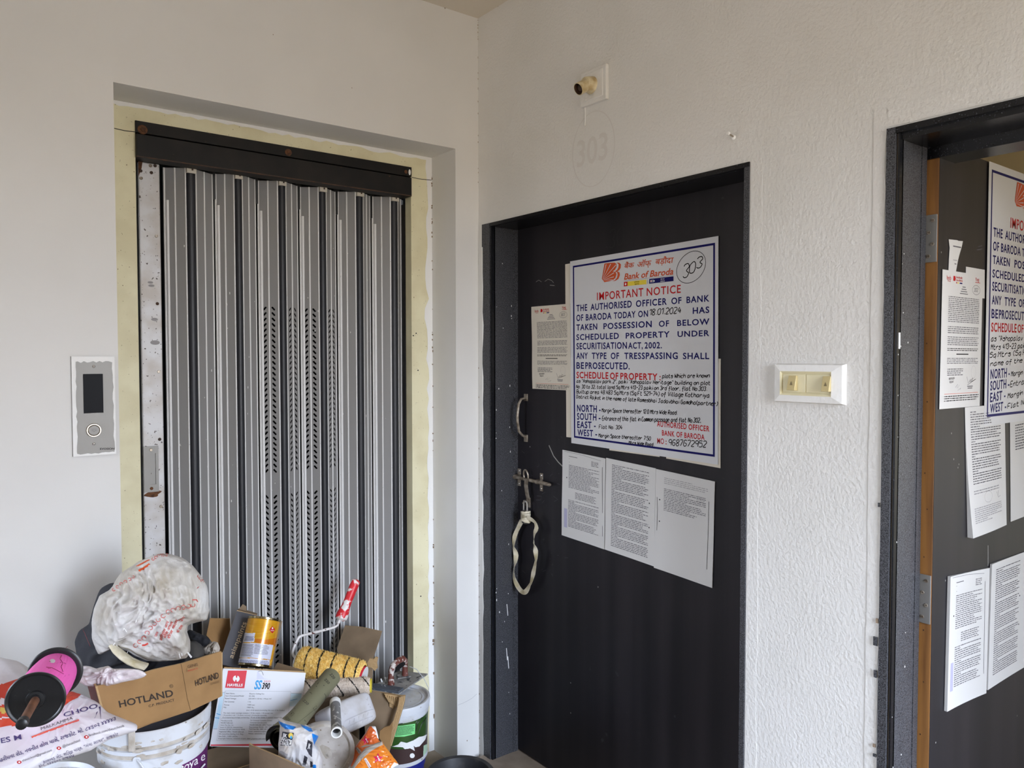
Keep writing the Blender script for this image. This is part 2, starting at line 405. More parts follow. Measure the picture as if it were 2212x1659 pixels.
def text_on(mb, s, a, b, t, m, surf, bold=0.0, shear=0.0, space=1.0, lift=0.0006, sub=True):
    """letters wrapped onto a surface; a, b, t measured in the photo"""
    vs, fs, _ = glyphs(s, bold, shear, space)
    out = []
    for x, y in vs:
        out.append(surf((a[0] + (b[0] - a[0]) * x + (t[0] - a[0]) * y, a[1] + (b[1] - a[1]) * x + (t[1] - a[1]) * y), lift))
    mb.add(out, fs, m)

class Surf:
    """nearest point of a mesh on the line of sight"""
    def __init__(s, *mbs):
        v = []; f = []
        for mb in mbs:
            o = len(v); v += [tuple(q) for q in mb.v]; f += [[o + k for k in q] for q in mb.f]
        s.t = BVHTree.FromPolygons(v, f)
    def __call__(s, p, lift=0.0006):
        d = ray(p[0], p[1]).normalized()
        h, n, i, dist = s.t.ray_cast(CAM, d)
        if h is None:
            h, n, i, dist = s.t.find_nearest(CAM + d * 2.0)
        if n.dot(d) > 0: n = -n
        return h + (n * 0.5 - d * 0.8).normalized() * lift

HW = {'a':'482805133346,484453','b':'0b03,06183846443303','c':'47382806051343','d':'4b43,4628180605133345','e':'06464738281806051343','f':'4a3a2a20,0747',
'g':'48280605133346,48413010','h':'0b03,0628384743','i':'1813,1a1b','j':'282110,2a2b','k':'0b03,3805,1643','l':'1b1324','m':'0803,06182823,26384843',
'n':'0803,0628384743','o':'280605133346472828','p':'0800,0618384645331304','q':'48280605133346,4840','r':'0803,06283847','s':'473828073645331304',
't':'1b142343,0838','u':'0805133345,4843','v':'082348','w':'0813274358','x':'0843,0348','y':'0824,4810','z':'08480343',
'A':'032b43,1636','B':'0b03,0b3b4a483707,073746443303','C':'4a3b1b0905133344','D':'0b03,0b2b48462303','E':'4b0b0343,0737','F':'4b0b03,0737',
'G':'4a3b1b09051333454727','H':'0b03,4b43,0747','I':'1b13','J':'1b5b,3b341303','K':'0b03,4b07,0743','L':'0b0343','M':'030b274b43','N':'030b434b',
'O':'2b090513334549','P':'0b03,0b3b4a483707','R':'0b03,0b3b4a483707,1743','S':'4a3b1b0908384644331304','T':'0b4b,2b23','V':'0b234b','Y':'0b274b,2723','W':'0b1328435b',
'0':'2b0905133345493b2b','1':'092b23','2':'0a1b3b49480343','3':'0a1b3b493827,273645331304','4':'2b0646,3933','5':'4b0b083846443303',
'6':'4a3b1b0805133345463717','7':'0b4b13','8':'27091b3b492705133345 27','9':'483717091b3b494843','.':'1314','-':'0747',',':'1412','"':'0b09,2b29',
'(':'2b090522','):':'','):':'',')':'0b292502',':':'1415,1819','/':'034b'}
def hand(mb, s, p0, p1, pt, w, m, n, lift=0.0005, seed=1, wob=0.35):
    rnd = random.Random(seed); x = 0.0; strokes = []
    for ch in s:
        if ch == ' ': x += 3.2; continue
        g = HW.get(ch)
        if g is None: x += 3; continue
        mx = 0
        for st in g.split(','):
            st = st.replace(' ', ''); q = []
            for i in range(0, len(st) - 1, 2):
                gx, gy = int(st[i], 16), int(st[i + 1], 16) - 3; mx = max(mx, gx)
                q.append((x + gx + gy * 0.12 + rnd.uniform(-wob, wob) * .5, gy + rnd.uniform(-wob, wob) * .6))
            strokes.append(q)
        x += mx + 1.5
    p0, p1, pt = Vector(p0), Vector(p1), Vector(pt); u = (p1 - p0) / x; v = (pt - p0) / 8.0; n = Vector(n).normalized()
    for q in strokes:
        if len(q) > 2:
            r = []
            for i in range(len(q) - 1):
                a, b, c, d = q[max(i - 1, 0)], q[i], q[i + 1], q[min(i + 2, len(q) - 1)]
                for t in (0, .33, .66):
                    r.append(tuple(.5 * (2 * b[k] + (c[k] - a[k]) * t + (2 * a[k] - 5 * b[k] + 4 * c[k] - d[k]) * t * t + (3 * b[k] - a[k] - 3 * c[k] + d[k]) * t ** 3) for k in (0, 1)))
            r.append(q[-1]); q = r
        mb.ribbon([p0 + u * a + v * b for a, b in q], w, n, m, lift)
def greek(mb, fn, x0, x1, y0, y1, lines, m, n, seed=1, h=0.42, ragged=0.15, para=0, indent=0.0, lift=0.0004):
    """rows of word-sized dashes for print too small to read; fn maps sheet (x, y) to the room"""
    rnd = random.Random(seed); pitch = (y1 - y0) / lines; n = Vector(n).normalized()
    for i in range(lines):
        y = y0 + pitch * (i + .2); end = x1 - (rnd.random() * ragged * (x1 - x0) if rnd.random() < .5 else 0)
        if para and i % para == para - 1: end = x0 + (x1 - x0) * rnd.uniform(.08, .3)
        x = x0 + indent
        while x < end:
            w = min(rnd.uniform(.012, .075) * 1.0, end - x)
            mb.quad(fn(x, y + pitch * h) + n * lift, fn(x + w, y + pitch * h) + n * lift, fn(x + w, y) + n * lift, fn(x, y) + n * lift, m)
            x += w + rnd.uniform(.008, .014)

def resample(poly, N):
    c = Vector((sum(p[0] for p in poly) / len(poly), sum(p[1] for p in poly) / len(poly)))
    out = []
    L = [Vector(p) for p in poly]
    for k in range(N):
        a = 2 * pi * k / N; d = Vector((cos(a), sin(a))); best = 0
        for i in range(len(L)):
            p, q = L[i] - c, L[(i + 1) % len(L)] - c; e = q - p
            den = d.x * e.y - d.y * e.x
            if abs(den) < 1e-9: continue
            t = (p.x * e.y - p.y * e.x) / den; s = (p.x * d.y - p.y * d.x) / den
            if t > 0 and -1e-6 <= s <= 1 + 1e-6: best = max(best, t)
        out.append(best)
    sm = out
    for _ in range(1): sm = [(sm[k - 1] + 2 * sm[k] + sm[(k + 1) % N]) / 4 for k in range(N)]
    return c, sm
def blob(mb, poly, d, tf, tb, m, N=72, R=22, amp=0.008, freq=14.0, seed=0.0, mfn=None, tilt=(0, 0), flat=1.0, crumple=True):
    """soft bundle whose outline seen from the front is poly, tf deep towards the front, tb behind; tilt: depth change per pixel"""
    c, rad = resample(poly, N)
    rings = []
    for j in range(2 * R + 1):
        ph = pi * j / (2 * R)
        sr = sin(ph) ** flat; co = cos(ph); row = []
        for k in range(N):
            a = 2 * pi * k / N
            px, py = c.x + cos(a) * rad[k] * sr, c.y + sin(a) * rad[k] * sr
            dd = d - (tf * co if co > 0 else tb * co) + tilt[0] * (px - c.x) + tilt[1] * (py - c.y)
            p = P(px, py, dd)
            q = p * freq + Vector((seed, seed * 1.7, 0))
            if crumple:
                wq = q * .55 + noise.noise_vector(q * .45) * .9
                rg = lambda z: .42 - abs(noise.noise(z)) * 1.9
                nz = .9 * rg(wq) + .6 * rg(wq * 2.2 + Vector((5, 2, 9))) + .38 * rg(wq * 4.7 + Vector((1, 8, 3))) + .6 * noise.noise(q * .5)
            else:
                nz = noise.noise(q) + .5 * noise.noise(q * 2.3) + 1.1 * (0.45 - abs(noise.noise(q * 1.4 + Vector((3, 1, 7)))) * 1.6)
            dirn = (p - P(c.x, c.y, d)); dirn = dirn.normalized() if dirn.length > 1e-6 else -FW
            w = .35 + .65 * abs(co)
            row.append(p + (dirn * .4 - FW * co * .8) * nz * amp * w)
        rings.append(row)
    top = rings[0][0]; bot = rings[-1][0]
    vs = [top]; 
    for r in rings[1:-1]: vs += r
    vs.append(bot); base = len(mb.v); mb.v += vs
    def fm(q):
        if mfn is None: return m
        cc = sum((vs[i] for i in q), Vector()) / len(q)
        return mfn(pix(cc), cc) or m
    def af(q): mb.f.append([base + i for i in q]); mb.m.append(mb.mi(fm(q)))
    for k in range(N):
        af([0, 1 + (k + 1) % N, 1 + k][::-1] if False else [0, 1 + k, 1 + (k + 1) % N])
    for j in range(len(rings) - 3):
        for k in range(N):
            kk = (k + 1) % N
            af([1 + j * N + k, 1 + (j + 1) * N + k, 1 + (j + 1) * N + kk, 1 + j * N + kk])
    o = 1 + (len(rings) - 3) * N
    for k in range(N): af([o + k, len(vs) - 1, o + (k + 1) % N])
    return mb
def inpoly(p, poly):
    x, y = p; r = False
    for i in range(len(poly)):
        (x1, y1), (x2, y2) = poly[i], poly[i - 1]
        if (y1 > y) != (y2 > y) and x < (x2 - x1) * (y - y1) / (y2 - y1) + x1: r = not r
    return r
def wobble(a, b, n, amp, seed, side):
    rnd = random.Random(seed); a, b, side = Vector(a), Vector(b), Vector(side)
    return [a.lerp(b, i / n) + side * rnd.uniform(-amp, amp) for i in range(n + 1)]
# ================================================================== THE ROOM
XL, XR, ZT = -1.201, -0.0995, 2.244          # lift recess in the left wall
YT = 0.161                                    # depth of the recess
CEIL = 2.727
def rnd_edge(z0, z1, n, base, amp, seed):
    r = random.Random(seed); return [(base + r.uniform(-amp, amp), z0 + (z1 - z0) * i / n) for i in range(n + 1)]

mb = MB()
mb.box((SIDE_X, 0, 0), (XL, YT, CEIL), 'wall_a').box((XR, 0, 0), (0.0, YT, CEIL), 'wall_a').box((XL, 0, ZT), (XR, YT, CEIL), 'wall_a')
for (px, py, s) in ((961, 18, 2.0), (1009, 1600, 2), (590, 75, 1.2), (760, 190, 1.2)):   # small chips and stains
    c = hy(px, py, 0); r = .001 * s
    mb.poly([c + Vector((cos(a) * r * (1 + .4 * sin(3 * a)), -.0004, sin(a) * r * 1.5)) for a in [2 * pi * k / 9 for k in range(9)]], 'dirt')
rr = random.Random(4)
for k in range(60):                                                  # grime in the corner joint and along the reveal
    z = rr.choice((rr.uniform(.02, .7), rr.uniform(.3, 1.5), rr.uniform(2.1, 2.72))); h = rr.uniform(.0015, .006) * (1.6 if z < .4 else 1)
    mb.box((-rr.uniform(.0006, .002), -rr.uniform(.0004, .0012), z), (0, 0, z + h), 'dirt')
for k in range(40):
    z = rr.uniform(.05, 2.2); h = rr.uniform(.002, .008) * (1.8 if z < .5 else 1)
    mb.box((XR - rr.uniform(.001, .003) * (2 if z < .5 else 1), YT - rr.uniform(.001, .004) - .002, z), (XR, YT - .001, z + h), 'dirt')
# the hairline crack low on the wall beside the corner
crk = [hy(989, 1523, -.0005), hy(1000, 1519, -.0005), hy(1010, 1514, -.0005), hy(1020, 1508, -.0005), hy(1030, 1499, -.0005)]
mb.ribbon(crk, .0009, (0, -1, 0), 'inkpale')
struct(mb, 'wall_left', doubles=False)

mb = MB()
D1L, D1R, D1T = -0.028, -1.164, 1.981
D2L, D2R, D2T = -1.505, -2.46, 1.981
mb.box((0, D1L, 0), (.2, 0.16, CEIL), 'wall_b').box((0, D2L, 0), (.2, D1R, CEIL), 'wall_b')
mb.box((0, D1R, D1T), (.2, D1L, CEIL), 'wall_b').box((0, D2R, D2T), (.2, D2L, CEIL), 'wall_b').box((0, -4.2, 0), (.2, D2R, CEIL), 'wall_b')
# plastered strips where the frames were set into the wall
def strip(y0, y1, z0, z1, seed, th=.0012, horiz=False):
    r = random.Random(seed); n = 46; A = []; B = []
    for i in range(n + 1):
        t = i / n
        if horiz: A.append((y0 + (y1 - y0) * t, z0 + r.uniform(-.001, .001))); B.append((y0 + (y1 - y0) * t, z1 + r.uniform(-.0025, .0025)))
        else: A.append((y0 + r.uniform(-.001, .001), z0 + (z1 - z0) * t)); B.append((y1 + r.uniform(-.0025, .0025), z0 + (z1 - z0) * t))
    for i in range(n):
        a, b, c, d = A[i], B[i], B[i + 1], A[i + 1]
        f = [Vector((-th, *q)) for q in (a, b, c, d)]; k = [Vector((.001, *q)) for q in (a, b, c, d)]
        mb.quad(f[0], f[1], f[2], f[3], 'wall_b'); mb.quad(k[0], f[0], f[3], k[3], 'wall_b'); mb.quad(f[1], k[1], k[2], f[2], 'wall_b')
strip(D1R - .002, D1R - .034, .0, D1T + .004, 3, th=.0005)
strip(D2L + .03, D2L + .002, .0, D2T + .0445, 5)
strip(D2R, D2L + .001, D2T + .004, D2T + .045, 6, horiz=True)
strip(D1L + .003, D1L + .014, .0, D1T, 8, th=.003)
for k in range(14):                                                  # chipped paint beside the frames
    z = rr.uniform(.1, 1.25); mb.box((-.0052, D2L + .001 + rr.uniform(0, .004), z), (-.003, D2L + .006 + rr.uniform(0, .006), z + rr.uniform(.004, .02)), 'dirt' if k % 2 else 'granite')
# faint old painted number in its circle
cc = [hx(1284, 318, 0)]
o = hx(1281, 322, 0)
circ = [Vector((-.0004, o.y + .092 * cos(a), o.z + .112 * sin(a))) for a in [2 * pi * k / 40 for k in range(41)]]
mb.ribbon(circ, .0035, (-1, 0, 0), 'ghost')
text(mb, '303', hx(1246, 362, 0), hx(1312, 342, 0), hx(1247, 306, 0), 'ghost', (-1, 0, 0), bold=.01)
struct(mb, 'wall_right', doubles=False)

mb = MB().box((SIDE_X - .1, -4.2, CEIL), (3.3, .2, CEIL + .1), 'ceiling')
for px, py in ((1077, 14), (1035, 43), (961, 17)):
    c = hz(px, py, CEIL); mb.poly([c + Vector((cos(a) * .004, sin(a) * .003, -.0005)) for a in [2 * pi * k / 8 for k in range(8)]], 'dirt')
struct(mb, 'ceiling')
mb = MB().box((SIDE_X - .1, -4.2, -.1), (3.3, 1.4, 0), 'floor')
struct(mb, 'floor')
mb = MB().box((SIDE_X - .12, -4.2, 0), (SIDE_X, SIDE_Y0, CEIL), 'wall_a').box((SIDE_X - .12, SIDE_Y1, 0), (SIDE_X, .16, CEIL), 'wall_a')
mb.box((SIDE_X - .12, SIDE_Y0, 0), (SIDE_X, SIDE_Y1, SIDE_Z0), 'wall_a').box((SIDE_X - .12, SIDE_Y0, SIDE_Z1), (SIDE_X, SIDE_Y1, CEIL), 'wall_a')  # leaves the hole for the added side fill
struct(mb, 'wall_side')
mb = MB()   # the wall behind the viewer with its wide balcony opening
mb.box((SIDE_X, OPEN_Y - .12, 0), (OPEN_X0, OPEN_Y, CEIL), 'wall_a').box((OPEN_X1, OPEN_Y - .12, 0), (.2, OPEN_Y, CEIL), 'wall_a')
mb.box((OPEN_X0, OPEN_Y - .12, OPEN_Z1), (OPEN_X1, OPEN_Y, CEIL), 'wall_a').box((OPEN_X0, OPEN_Y - .12, 0), (OPEN_X1, OPEN_Y, OPEN_Z0), 'wall_a')
struct(mb, 'wall_back')
mb = MB()   # the flat behind the open door
mb.box((3.2, -4.2, 0), (3.3, .1, CEIL), 'room2').box((.2, -.02, 0), (3.2, .1, CEIL), 'room2')
mb.box((.2, -4.2, 0), (3.2, -4.1, .95), 'room2').box((.2, -4.2, 1.7), (3.2, -4.1, CEIL), 'room2').box((.2, -4.2, .95), (1.7, -4.1, 1.7), 'room2')
struct(mb, 'wall_far')
portal('flat_fill_portal', (2.45, -4.22, 1.32), (radians(90), 0, 0), 1.5, .75)  # unseen opening in the flat, added to light its inside
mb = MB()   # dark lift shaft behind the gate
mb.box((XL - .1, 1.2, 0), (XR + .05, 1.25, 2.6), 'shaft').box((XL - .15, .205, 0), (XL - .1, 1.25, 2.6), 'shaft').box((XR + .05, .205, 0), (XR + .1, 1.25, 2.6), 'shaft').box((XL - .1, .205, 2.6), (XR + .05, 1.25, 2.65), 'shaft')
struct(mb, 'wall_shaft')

# cream painted surround of the lift opening, with white wall paint slopped over its edge
TI_L, TI_R, TI_T = -1.1155, -.1885, 2.1965
mb = MB()
mb.box((XL - .02, YT, 0), (TI_L, YT + .042, ZT), 'cream').box((TI_R, YT, 0), (XR + .02, YT + .042, ZT), 'cream').box((TI_L, YT, TI_T), (TI_R, YT + .042, ZT), 'cream')
r = random.Random(12); n = 60
for i in range(n):
    z0, z1 = ZT * i / n, ZT * (i + 1) / n
    w0 = getattr(strip, 'w', .024); w1 = .022 + r.uniform(-.005, .006) * (1.5 if z1 > 1.2 else .6) + (.012 if 1.62 < z1 < 1.7 else 0); strip.w = w1
    mb.quad((XR, YT - .0008, z0), (XR - w0, YT - .0008, z0), (XR - w1, YT - .0008, z1), (XR, YT - .0008, z1), 'whitepaint')
n = 50; w0 = .012
for i in range(n):
    x0, x1 = XL + (XR - XL) * i / n, XL + (XR - XL) * (i + 1) / n
    w1 = .011 + r.uniform(-.004, .005)
    mb.quad((x0, YT - .0009, ZT), (x1, YT - .0009, ZT), (x1, YT - .0009, ZT - w1), (x0, YT - .0009, ZT - w0), 'whitepaint'); w0 = w1
for a, b in (((246, 277), (292, 285)), ((889, 383), (932, 389))):    # joints in the surround
    mb.ribbon([hy(*a, YT - .0012), hy((a[0] + b[0]) / 2, (a[1] + b[1]) / 2 + 1.2, YT - .0012), hy(*b, YT - .0012)], .0022, (0, -1, 0), 'ink')
for px, py in ((909, 1288), (899, 720), (893, 725), (903, 800)):
    c = hy(px, py, YT - .001); mb.poly([c + Vector((cos(a) * .003, 0, sin(a) * .0024)) for a in [2 * pi * k / 7 for k in range(7)]], 'ink')
struct(mb, 'trim_1', doubles=False)

# ================================================================== LIFT GATE
gate = thing('folding_elevator_gate', (-.65, .2, 0), 'grey folding metal elevator gate of upright slats with black strips, set in the wall recess', 'elevator gate')
def GX(px, y): return hy(px, 500, y).x
mb = MB()
zt1 = hy(600, 311, .155).z
z_top = TI_T - .001
zm = hy(292, 285, .155).z; zb = hy(292, 338, .145).z
mb.box((TI_L, .155, zm), (TI_R, .2, z_top), 'blackmetal')
mb.box((TI_L, .145, zb), (TI_R - .006, .2, zm - .006), 'blackmetal')
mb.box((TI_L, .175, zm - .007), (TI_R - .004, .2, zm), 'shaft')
mb.box((TI_L, .1445, zb), (TI_R - .006, .147, zb + .004), 'rustmetal')
for px, py in ((888, 372),):
    c = hy(px - 3, py, .1545); mb.poly([c + Vector((sin(a) * .005, 0, cos(a) * .011)) for a in [2 * pi * k / 10 for k in range(10)]], 'whitepaint')
track = build(mb, 'top_track', gate, bevel=.002)
for px, py, rad in ((308, 280, .012), (623, 329, .010), (877, 371, .006)):
    c = hy(px, py, .1545)
    m2 = MB().lathe([(0, .004), (rad * .4, .004), (rad * .55, .0015), (rad, .001), (rad * 1.15, 0)], c, (0, -1, 0), 'rust', n=14)
    build(m2, 'bolt', track)
# leading stile with its flush pull
SY = .205
sx0, sx1 = GX(301, SY), GX(347, SY)
sz = hy(323, 352, SY).z
stb = MB().box((sx0, SY, .02), (sx1, SY + .03, sz), 'stile')
r = random.Random(2)
stb.quad((sx0, SY - .0005, sz), (sx0 + .012, SY - .0005, sz), (sx0 + .009, SY - .0005, sz - .02), (sx0, SY - .0005, sz - .045), 'rust')
for (px, py, rx, rz) in ((334, 690, .010, .005), (335, 740, .014, .007), (325, 610, .008, .004), (327, 617, .009, .004)):   # smudges
    c = hy(px, py, SY - .0005); stb.poly([c + Vector((cos(a) * rx, 0, sin(a) * rz)) for a in [2 * pi * k / 12 for k in range(12)]], 'inkpale')
for k in range(70):                                                   # chips along the worn edge
    z = r.uniform(.3, sz - .1); x = sx0 + abs(r.gauss(0, .006)) if r.random() < .7 else r.uniform(sx0, sx1); w = r.uniform(.0006, .0018)
    stb.quad((x, SY - .0004, z), (x + w, SY - .0004, z), (x + w, SY - .0004, z + w * 1.8), (x, SY - .0004, z + w * 1.8), 'rustmetal')
c = hy(330, 1066, SY - .0006); stb.poly([c + Vector((cos(a) * .022 * (1 + .3 * sin(4 * a)), 0, sin(a) * .012)) for a in [2 * pi * k / 16 for k in range(16)]], 'rust')
stile = build(stb, 'closing_stile', gate, bevel=.003)
stile['label'] = 'scratched white steel stile'
mb = MB()
for k, (px, py) in enumerate(((338, 510), (340, 656), (343, 803), (345, 949), (348, 1094), (304, 369), (305, 385), (327, 373), (325, 358), (335, 358))):
    c = hy(px, py, SY); mb = MB().lathe([(0, .0015), (.0022, .0015), (.0026, .0032), (.0042, .0032), (.005, 0)], c, (0, -1, 0), 'rustmetal' if k % 2 else 'nickel', n=14)
    build(mb, 'screw', stile)
a, b = hy(309, 965, SY), hy(343, 1061, SY)
mb = MB()
x0, x1, z1, z0 = a.x, b.x, a.z, b.z
ix0, ix1, iz0, iz1 = x0 + .013, x1 - .008, z0 + .023, z1 - .022
F = [(x0, z0), (x1, z0), (x1, z1), (x0, z1)]; I = [(ix0, iz0), (ix1, iz0), (ix1, iz1), (ix0, iz1)]
fy = SY - .004
for k in range(4):
    j = (k + 1) % 4
    mb.quad((F[k][0], fy, F[k][1]), (F[j][0], fy, F[j][1]), (I[j][0], fy, I[j][1]), (I[k][0], fy, I[k][1]), 'steel')
    mb.quad((F[k][0], SY, F[k][1]), (F[j][0], SY, F[j][1]), (F[j][0], fy, F[j][1]), (F[k][0], fy, F[k][1]), 'rustmetal')
    mb.quad((I[k][0], fy, I[k][1]), (I[j][0], fy, I[j][1]), (I[j][0], SY - .0003, I[j][1]), (I[k][0], SY - .0003, I[k][1]), 'nickel')
mb.quad((ix0, SY - .0003, iz0), (ix1, SY - .0003, iz0), (ix1, SY - .0003, iz1), (ix0, SY - .0003, iz1), 'steel')
mb.lathe([(0, .002), (.004, .002), (.005, 0)], ((x0 + x1) / 2, fy, z1 - .011), (0, -1, 0), 'nickel', n=12)
mb.lathe([(0, .002), (.004, .002), (.005, 0)], ((x0 + x1) / 2, fy, z0 + .011), (0, -1, 0), 'rust', n=12)
build(mb, 'flush_pull', stile, doubles=False)
# slats: each fold is a left and a right slat meeting at a black strip in front
VY, RY = .250, .206
valley = [352, 463, 554.5, 645, 726.5, 801, 874]
ridge = [(404.5, 424), (508.5, 524), (602.8, 618), (690.4, 705), (770.5, 785), (845.9, 859.8)]
GZ0 = .03
def plate_with_slots(w, h, slots):
    cu = bpy.data.curves.new('c', 'CURVE'); cu.dimensions = '2D'; cu.fill_mode = 'BOTH'; cu.extrude = .0006
    def sp(pts):
        s = cu.splines.new('POLY'); s.points.add(len(pts) - 1)
        for p, q in zip(s.points, pts): p.co = (q[0], q[1], 0, 1)
        s.use_cyclic_u = True
    sp([(0, 0), (w, 0), (w, h), (0, h)])
    for sx, sy, an in slots:
        L, R = .0048, .0031; pts = []
        for k in range(6): t = -pi / 2 + pi * k / 5; pts.append((L + R * cos(t), R * sin(t)))
        for k in range(6): t = pi / 2 + pi * k / 5; pts.append((-L + R * cos(t), R * sin(t)))
        ca, sa = cos(an), sin(an)
        sp([(sx + x * ca - y * sa, sy + x * sa + y * ca) for x, y in pts])
    ob = bpy.data.objects.new('c', cu); COL.objects.link(ob); bpy.context.view_layer.update()
    me = bpy.data.meshes.new_from_object(ob.evaluated_get(bpy.context.evaluated_depsgraph_get()))
    vs = [v.co.copy() for v in me.vertices]; fs = [list(p.vertices) for p in me.polygons]
    bpy.data.objects.remove(ob); bpy.data.curves.remove(cu); bpy.data.meshes.remove(me)
    return vs, fs
def slat(p0, p1, ztop0, ztop1, perforated, left):
    """p0, p1: plan ends (x, y); left half runs valley -> ridge, right half ridge -> valley"""
    mb = MB(); a = Vector((*p0, 0)); b = Vector((*p1, 0)); w = (b - a).length; u = (b - a) / w; n = Vector((u.y, -u.x, 0))
    h = min(ztop0, ztop1) - GZ0
    if perforated:
        slots = []
        z0, z1 = 1.118, 1.665; N = 30
        for k in range(N + 1):
            z = z1 + (z0 - z1) * k / N - GZ0
            slots += [(w * .30, z, radians(48)), (w * .70, z, radians(-48))]
        k = 0
        while 1.03 - k * .01823 > .06:
            z = 1.03 - k * .01823 - GZ0; slots += [(w * .30, z, radians(-48)), (w * .70, z, radians(48))]; k += 1
        vs, fs = plate_with_slots(w, h, slots)
        mb.add([a + u * v.x + Vector((0, 0, GZ0 + v.y)) + n * v.z for v in vs], fs, 'slat')
    else:
        mb.obox(a + Vector((0, 0, GZ0)) - n * .0006, u * w, n * .0012, Vector((0, 0, h)), 'slat')
    def ribb(s, r, hh=None, z0=GZ0):
        c = a + u * (w * s); vs = []; K = 7
        for z in (z0, GZ0 + (hh or h)):
            for k in range(K):
                t = pi * k / (K - 1); vs.append(c + u * (-cos(t) * r) + n * (sin(t) * r * .8) + Vector((0, 0, z)))
        mb.add(vs, [[k, k + 1, K + k + 1, K + k] for k in range(K - 1)] + [list(range(K)), [K + k for k in range(K)][::-1]], 'rib')
    ribb(.5, .0030); ribb(.05 if left else .06, .0036 if left else .0024); ribb(.95, .0028)
    if left:    # the flat hinge flange beside the fold, short of the top where the hanger sits
        ribb(.17, .0052, hh=h - .10)
    rng = random.Random(int(abs(p0[0]) * 10000))
    for k in range(5):      # small splashes of wall paint
        s, z = rng.uniform(.1, .9), rng.uniform(.4, 1.9); rr_ = rng.uniform(.0012, .003)
        c = a + u * (w * s) + Vector((0, 0, z)) + n * .0011
        mb.poly([c + u * (cos(t) * rr_ * .6) + Vector((0, 0, sin(t) * rr_ * rng.uniform(1, 2.4))) for t in [2 * pi * q / 8 for q in range(8)]], 'whitepaint')
    return build(mb, 'slat', gate, doubles=False, sharp=50)
for i in range(6):
    v0, v1 = GX(valley[i] + 1.5, VY), GX(valley[i + 1] - 1.5, VY)
    r0, r1 = GX(ridge[i][0], RY), GX(ridge[i][1], RY)
    zt = hy((ridge[i][0] + ridge[i][1]) / 2, 363 + (i * 12.6 if i else 0), RY).z
    zt = 2.022 if i == 0 else zt
    zt = hy([412, 514, 609, 697.5, 777, 853][i], [358, 371, 386, 400, 410, 421][i], RY - .008).z
    slat((v0, VY), (r0 + .001, RY + .004), zt - .006, zt - .006, i in (2, 3), True)
    slat((r1 - .001, RY + .004), (v1, VY), zt - .006, zt - .006, i in (2, 3), False)
    m2 = MB(); K = 8; xm = (r0 + r1) / 2; hw = (r1 - r0) / 2
    vs = []
    for z in (GZ0, zt - .02):
        for k in range(K):
            t = pi * k / (K - 1); vs.append((xm - cos(t) * hw, RY + .004 - sin(t) * .009, z))
    m2.add(vs, [[k, k + 1, K + k + 1, K + k] for k in range(K - 1)] + [list(range(K))[::-1], [K + k for k in range(K)]] + [[K - 1, 0, K, 2 * K - 1]], 'rubber')
    st = build(m2, 'rubber_strip', gate, sharp=60)
    m3 = MB().box((xm - hw * 1.05, RY - .008, zt - .022), (xm + hw * 1.05, RY + .006, zt), 'cap')
    m3.box((xm + .000, RY - .0085, zt - .014), (xm + .0055, RY - .0075, zt - .0075), 'rustmetal')
    build(m3, 'end_cap', st, bevel=.0015)
    if i < 6:
        xv = GX(valley[i + 1] if i < 5 else 871, VY)
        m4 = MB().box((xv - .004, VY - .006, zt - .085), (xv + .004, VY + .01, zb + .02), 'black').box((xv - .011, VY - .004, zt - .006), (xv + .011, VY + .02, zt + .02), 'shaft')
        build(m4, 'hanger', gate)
# fixed post at the folding end; second box paints the surround's shaded side black
px0 = GX(874.5, .23); mb = MB().box((px0, .222, .02), (px0 + .008, .25, 2.05), 'blackmetal').box((px0 + .011, .205, .02), (TI_R - .003, .24, 2.07), 'blackmetal')
mb.box((px0 - .002, .212, 1.668), (px0 + .012, .226, 1.715), 'black')
build(mb, 'fixed_post_and_shade', gate, bevel=.001)
mb = MB().box((TI_L, .18, 0), (TI_R, .27, .03), 'blackmetal'); build(mb, 'sill_track', gate)
mb = MB().box((TI_L + .001, SY + .01, .02), (sx0 - .0005, SY + .03, sz + .02), 'shaft'); build(mb, 'gap_strip', gate)  # strip in the shaft colour, closing the gap beside the stile

# ================================================================== CALL PANEL
a, b = hy(153, 770), hy(250, 980)
x0, x1, z1, z0 = a.x, b.x, a.z, b.z
cp = thing('elevator_call_panel', ((x0 + x1) / 2, 0, z0), 'steel elevator call panel with dark display and round button, left of the gate', 'call panel')
mb = MB().box((x0, -.006, z0), (x1, .001, z1), 'steel')
r = random.Random(7)
def smear(p, q, inward, base, amp, n):
    p, q, inward = Vector(p), Vector(q), Vector(inward); w0 = base
    for i in range(n):
        w1 = base + r.uniform(-amp, amp); s, e = p.lerp(q, i / n), p.lerp(q, (i + 1) / n)
        mb.quad(s, e, e + inward * w1, s + inward * w0, 'whitepaint'); w0 = w1
Y = -.0066
smear((x0, Y, z1), (x1, Y, z1), (0, 0, -1), .016, .004, 14); Y -= .0002; smear((x0, Y, z0), (x0, Y, z1), (1, 0, 0), .010, .0015, 20)
smear((x1, Y, z0), (x1, Y, z1), (-1, 0, 0), .005, .0025, 16); Y -= .0002; smear((x0, Y, z0), (x1, Y, z0), (0, 0, 1), .006, .0016, 12)
text(mb, 'EVOSION', hy(216, 971.5, -.006), hy(247, 971, -.006), hy(216, 967.6, -.006), 'ink', (0, -1, 0), bold=.02)
fp = build(mb, 'faceplate', cp, bevel=0, doubles=False)
a, b = hy(179.5, 808, -.0066), hy(223.5, 891, -.0066)
mb = MB().box((a.x, -.0085, b.z), (b.x, -.005, a.z), 'display'); mb.box((a.x - .0006, -.0075, b.z - .0014), (b.x + .0006, -.005, b.z), 'chrome')
build(mb, 'display', cp, bevel=.0015)
c = hy(202.5, 929.5, -.006)
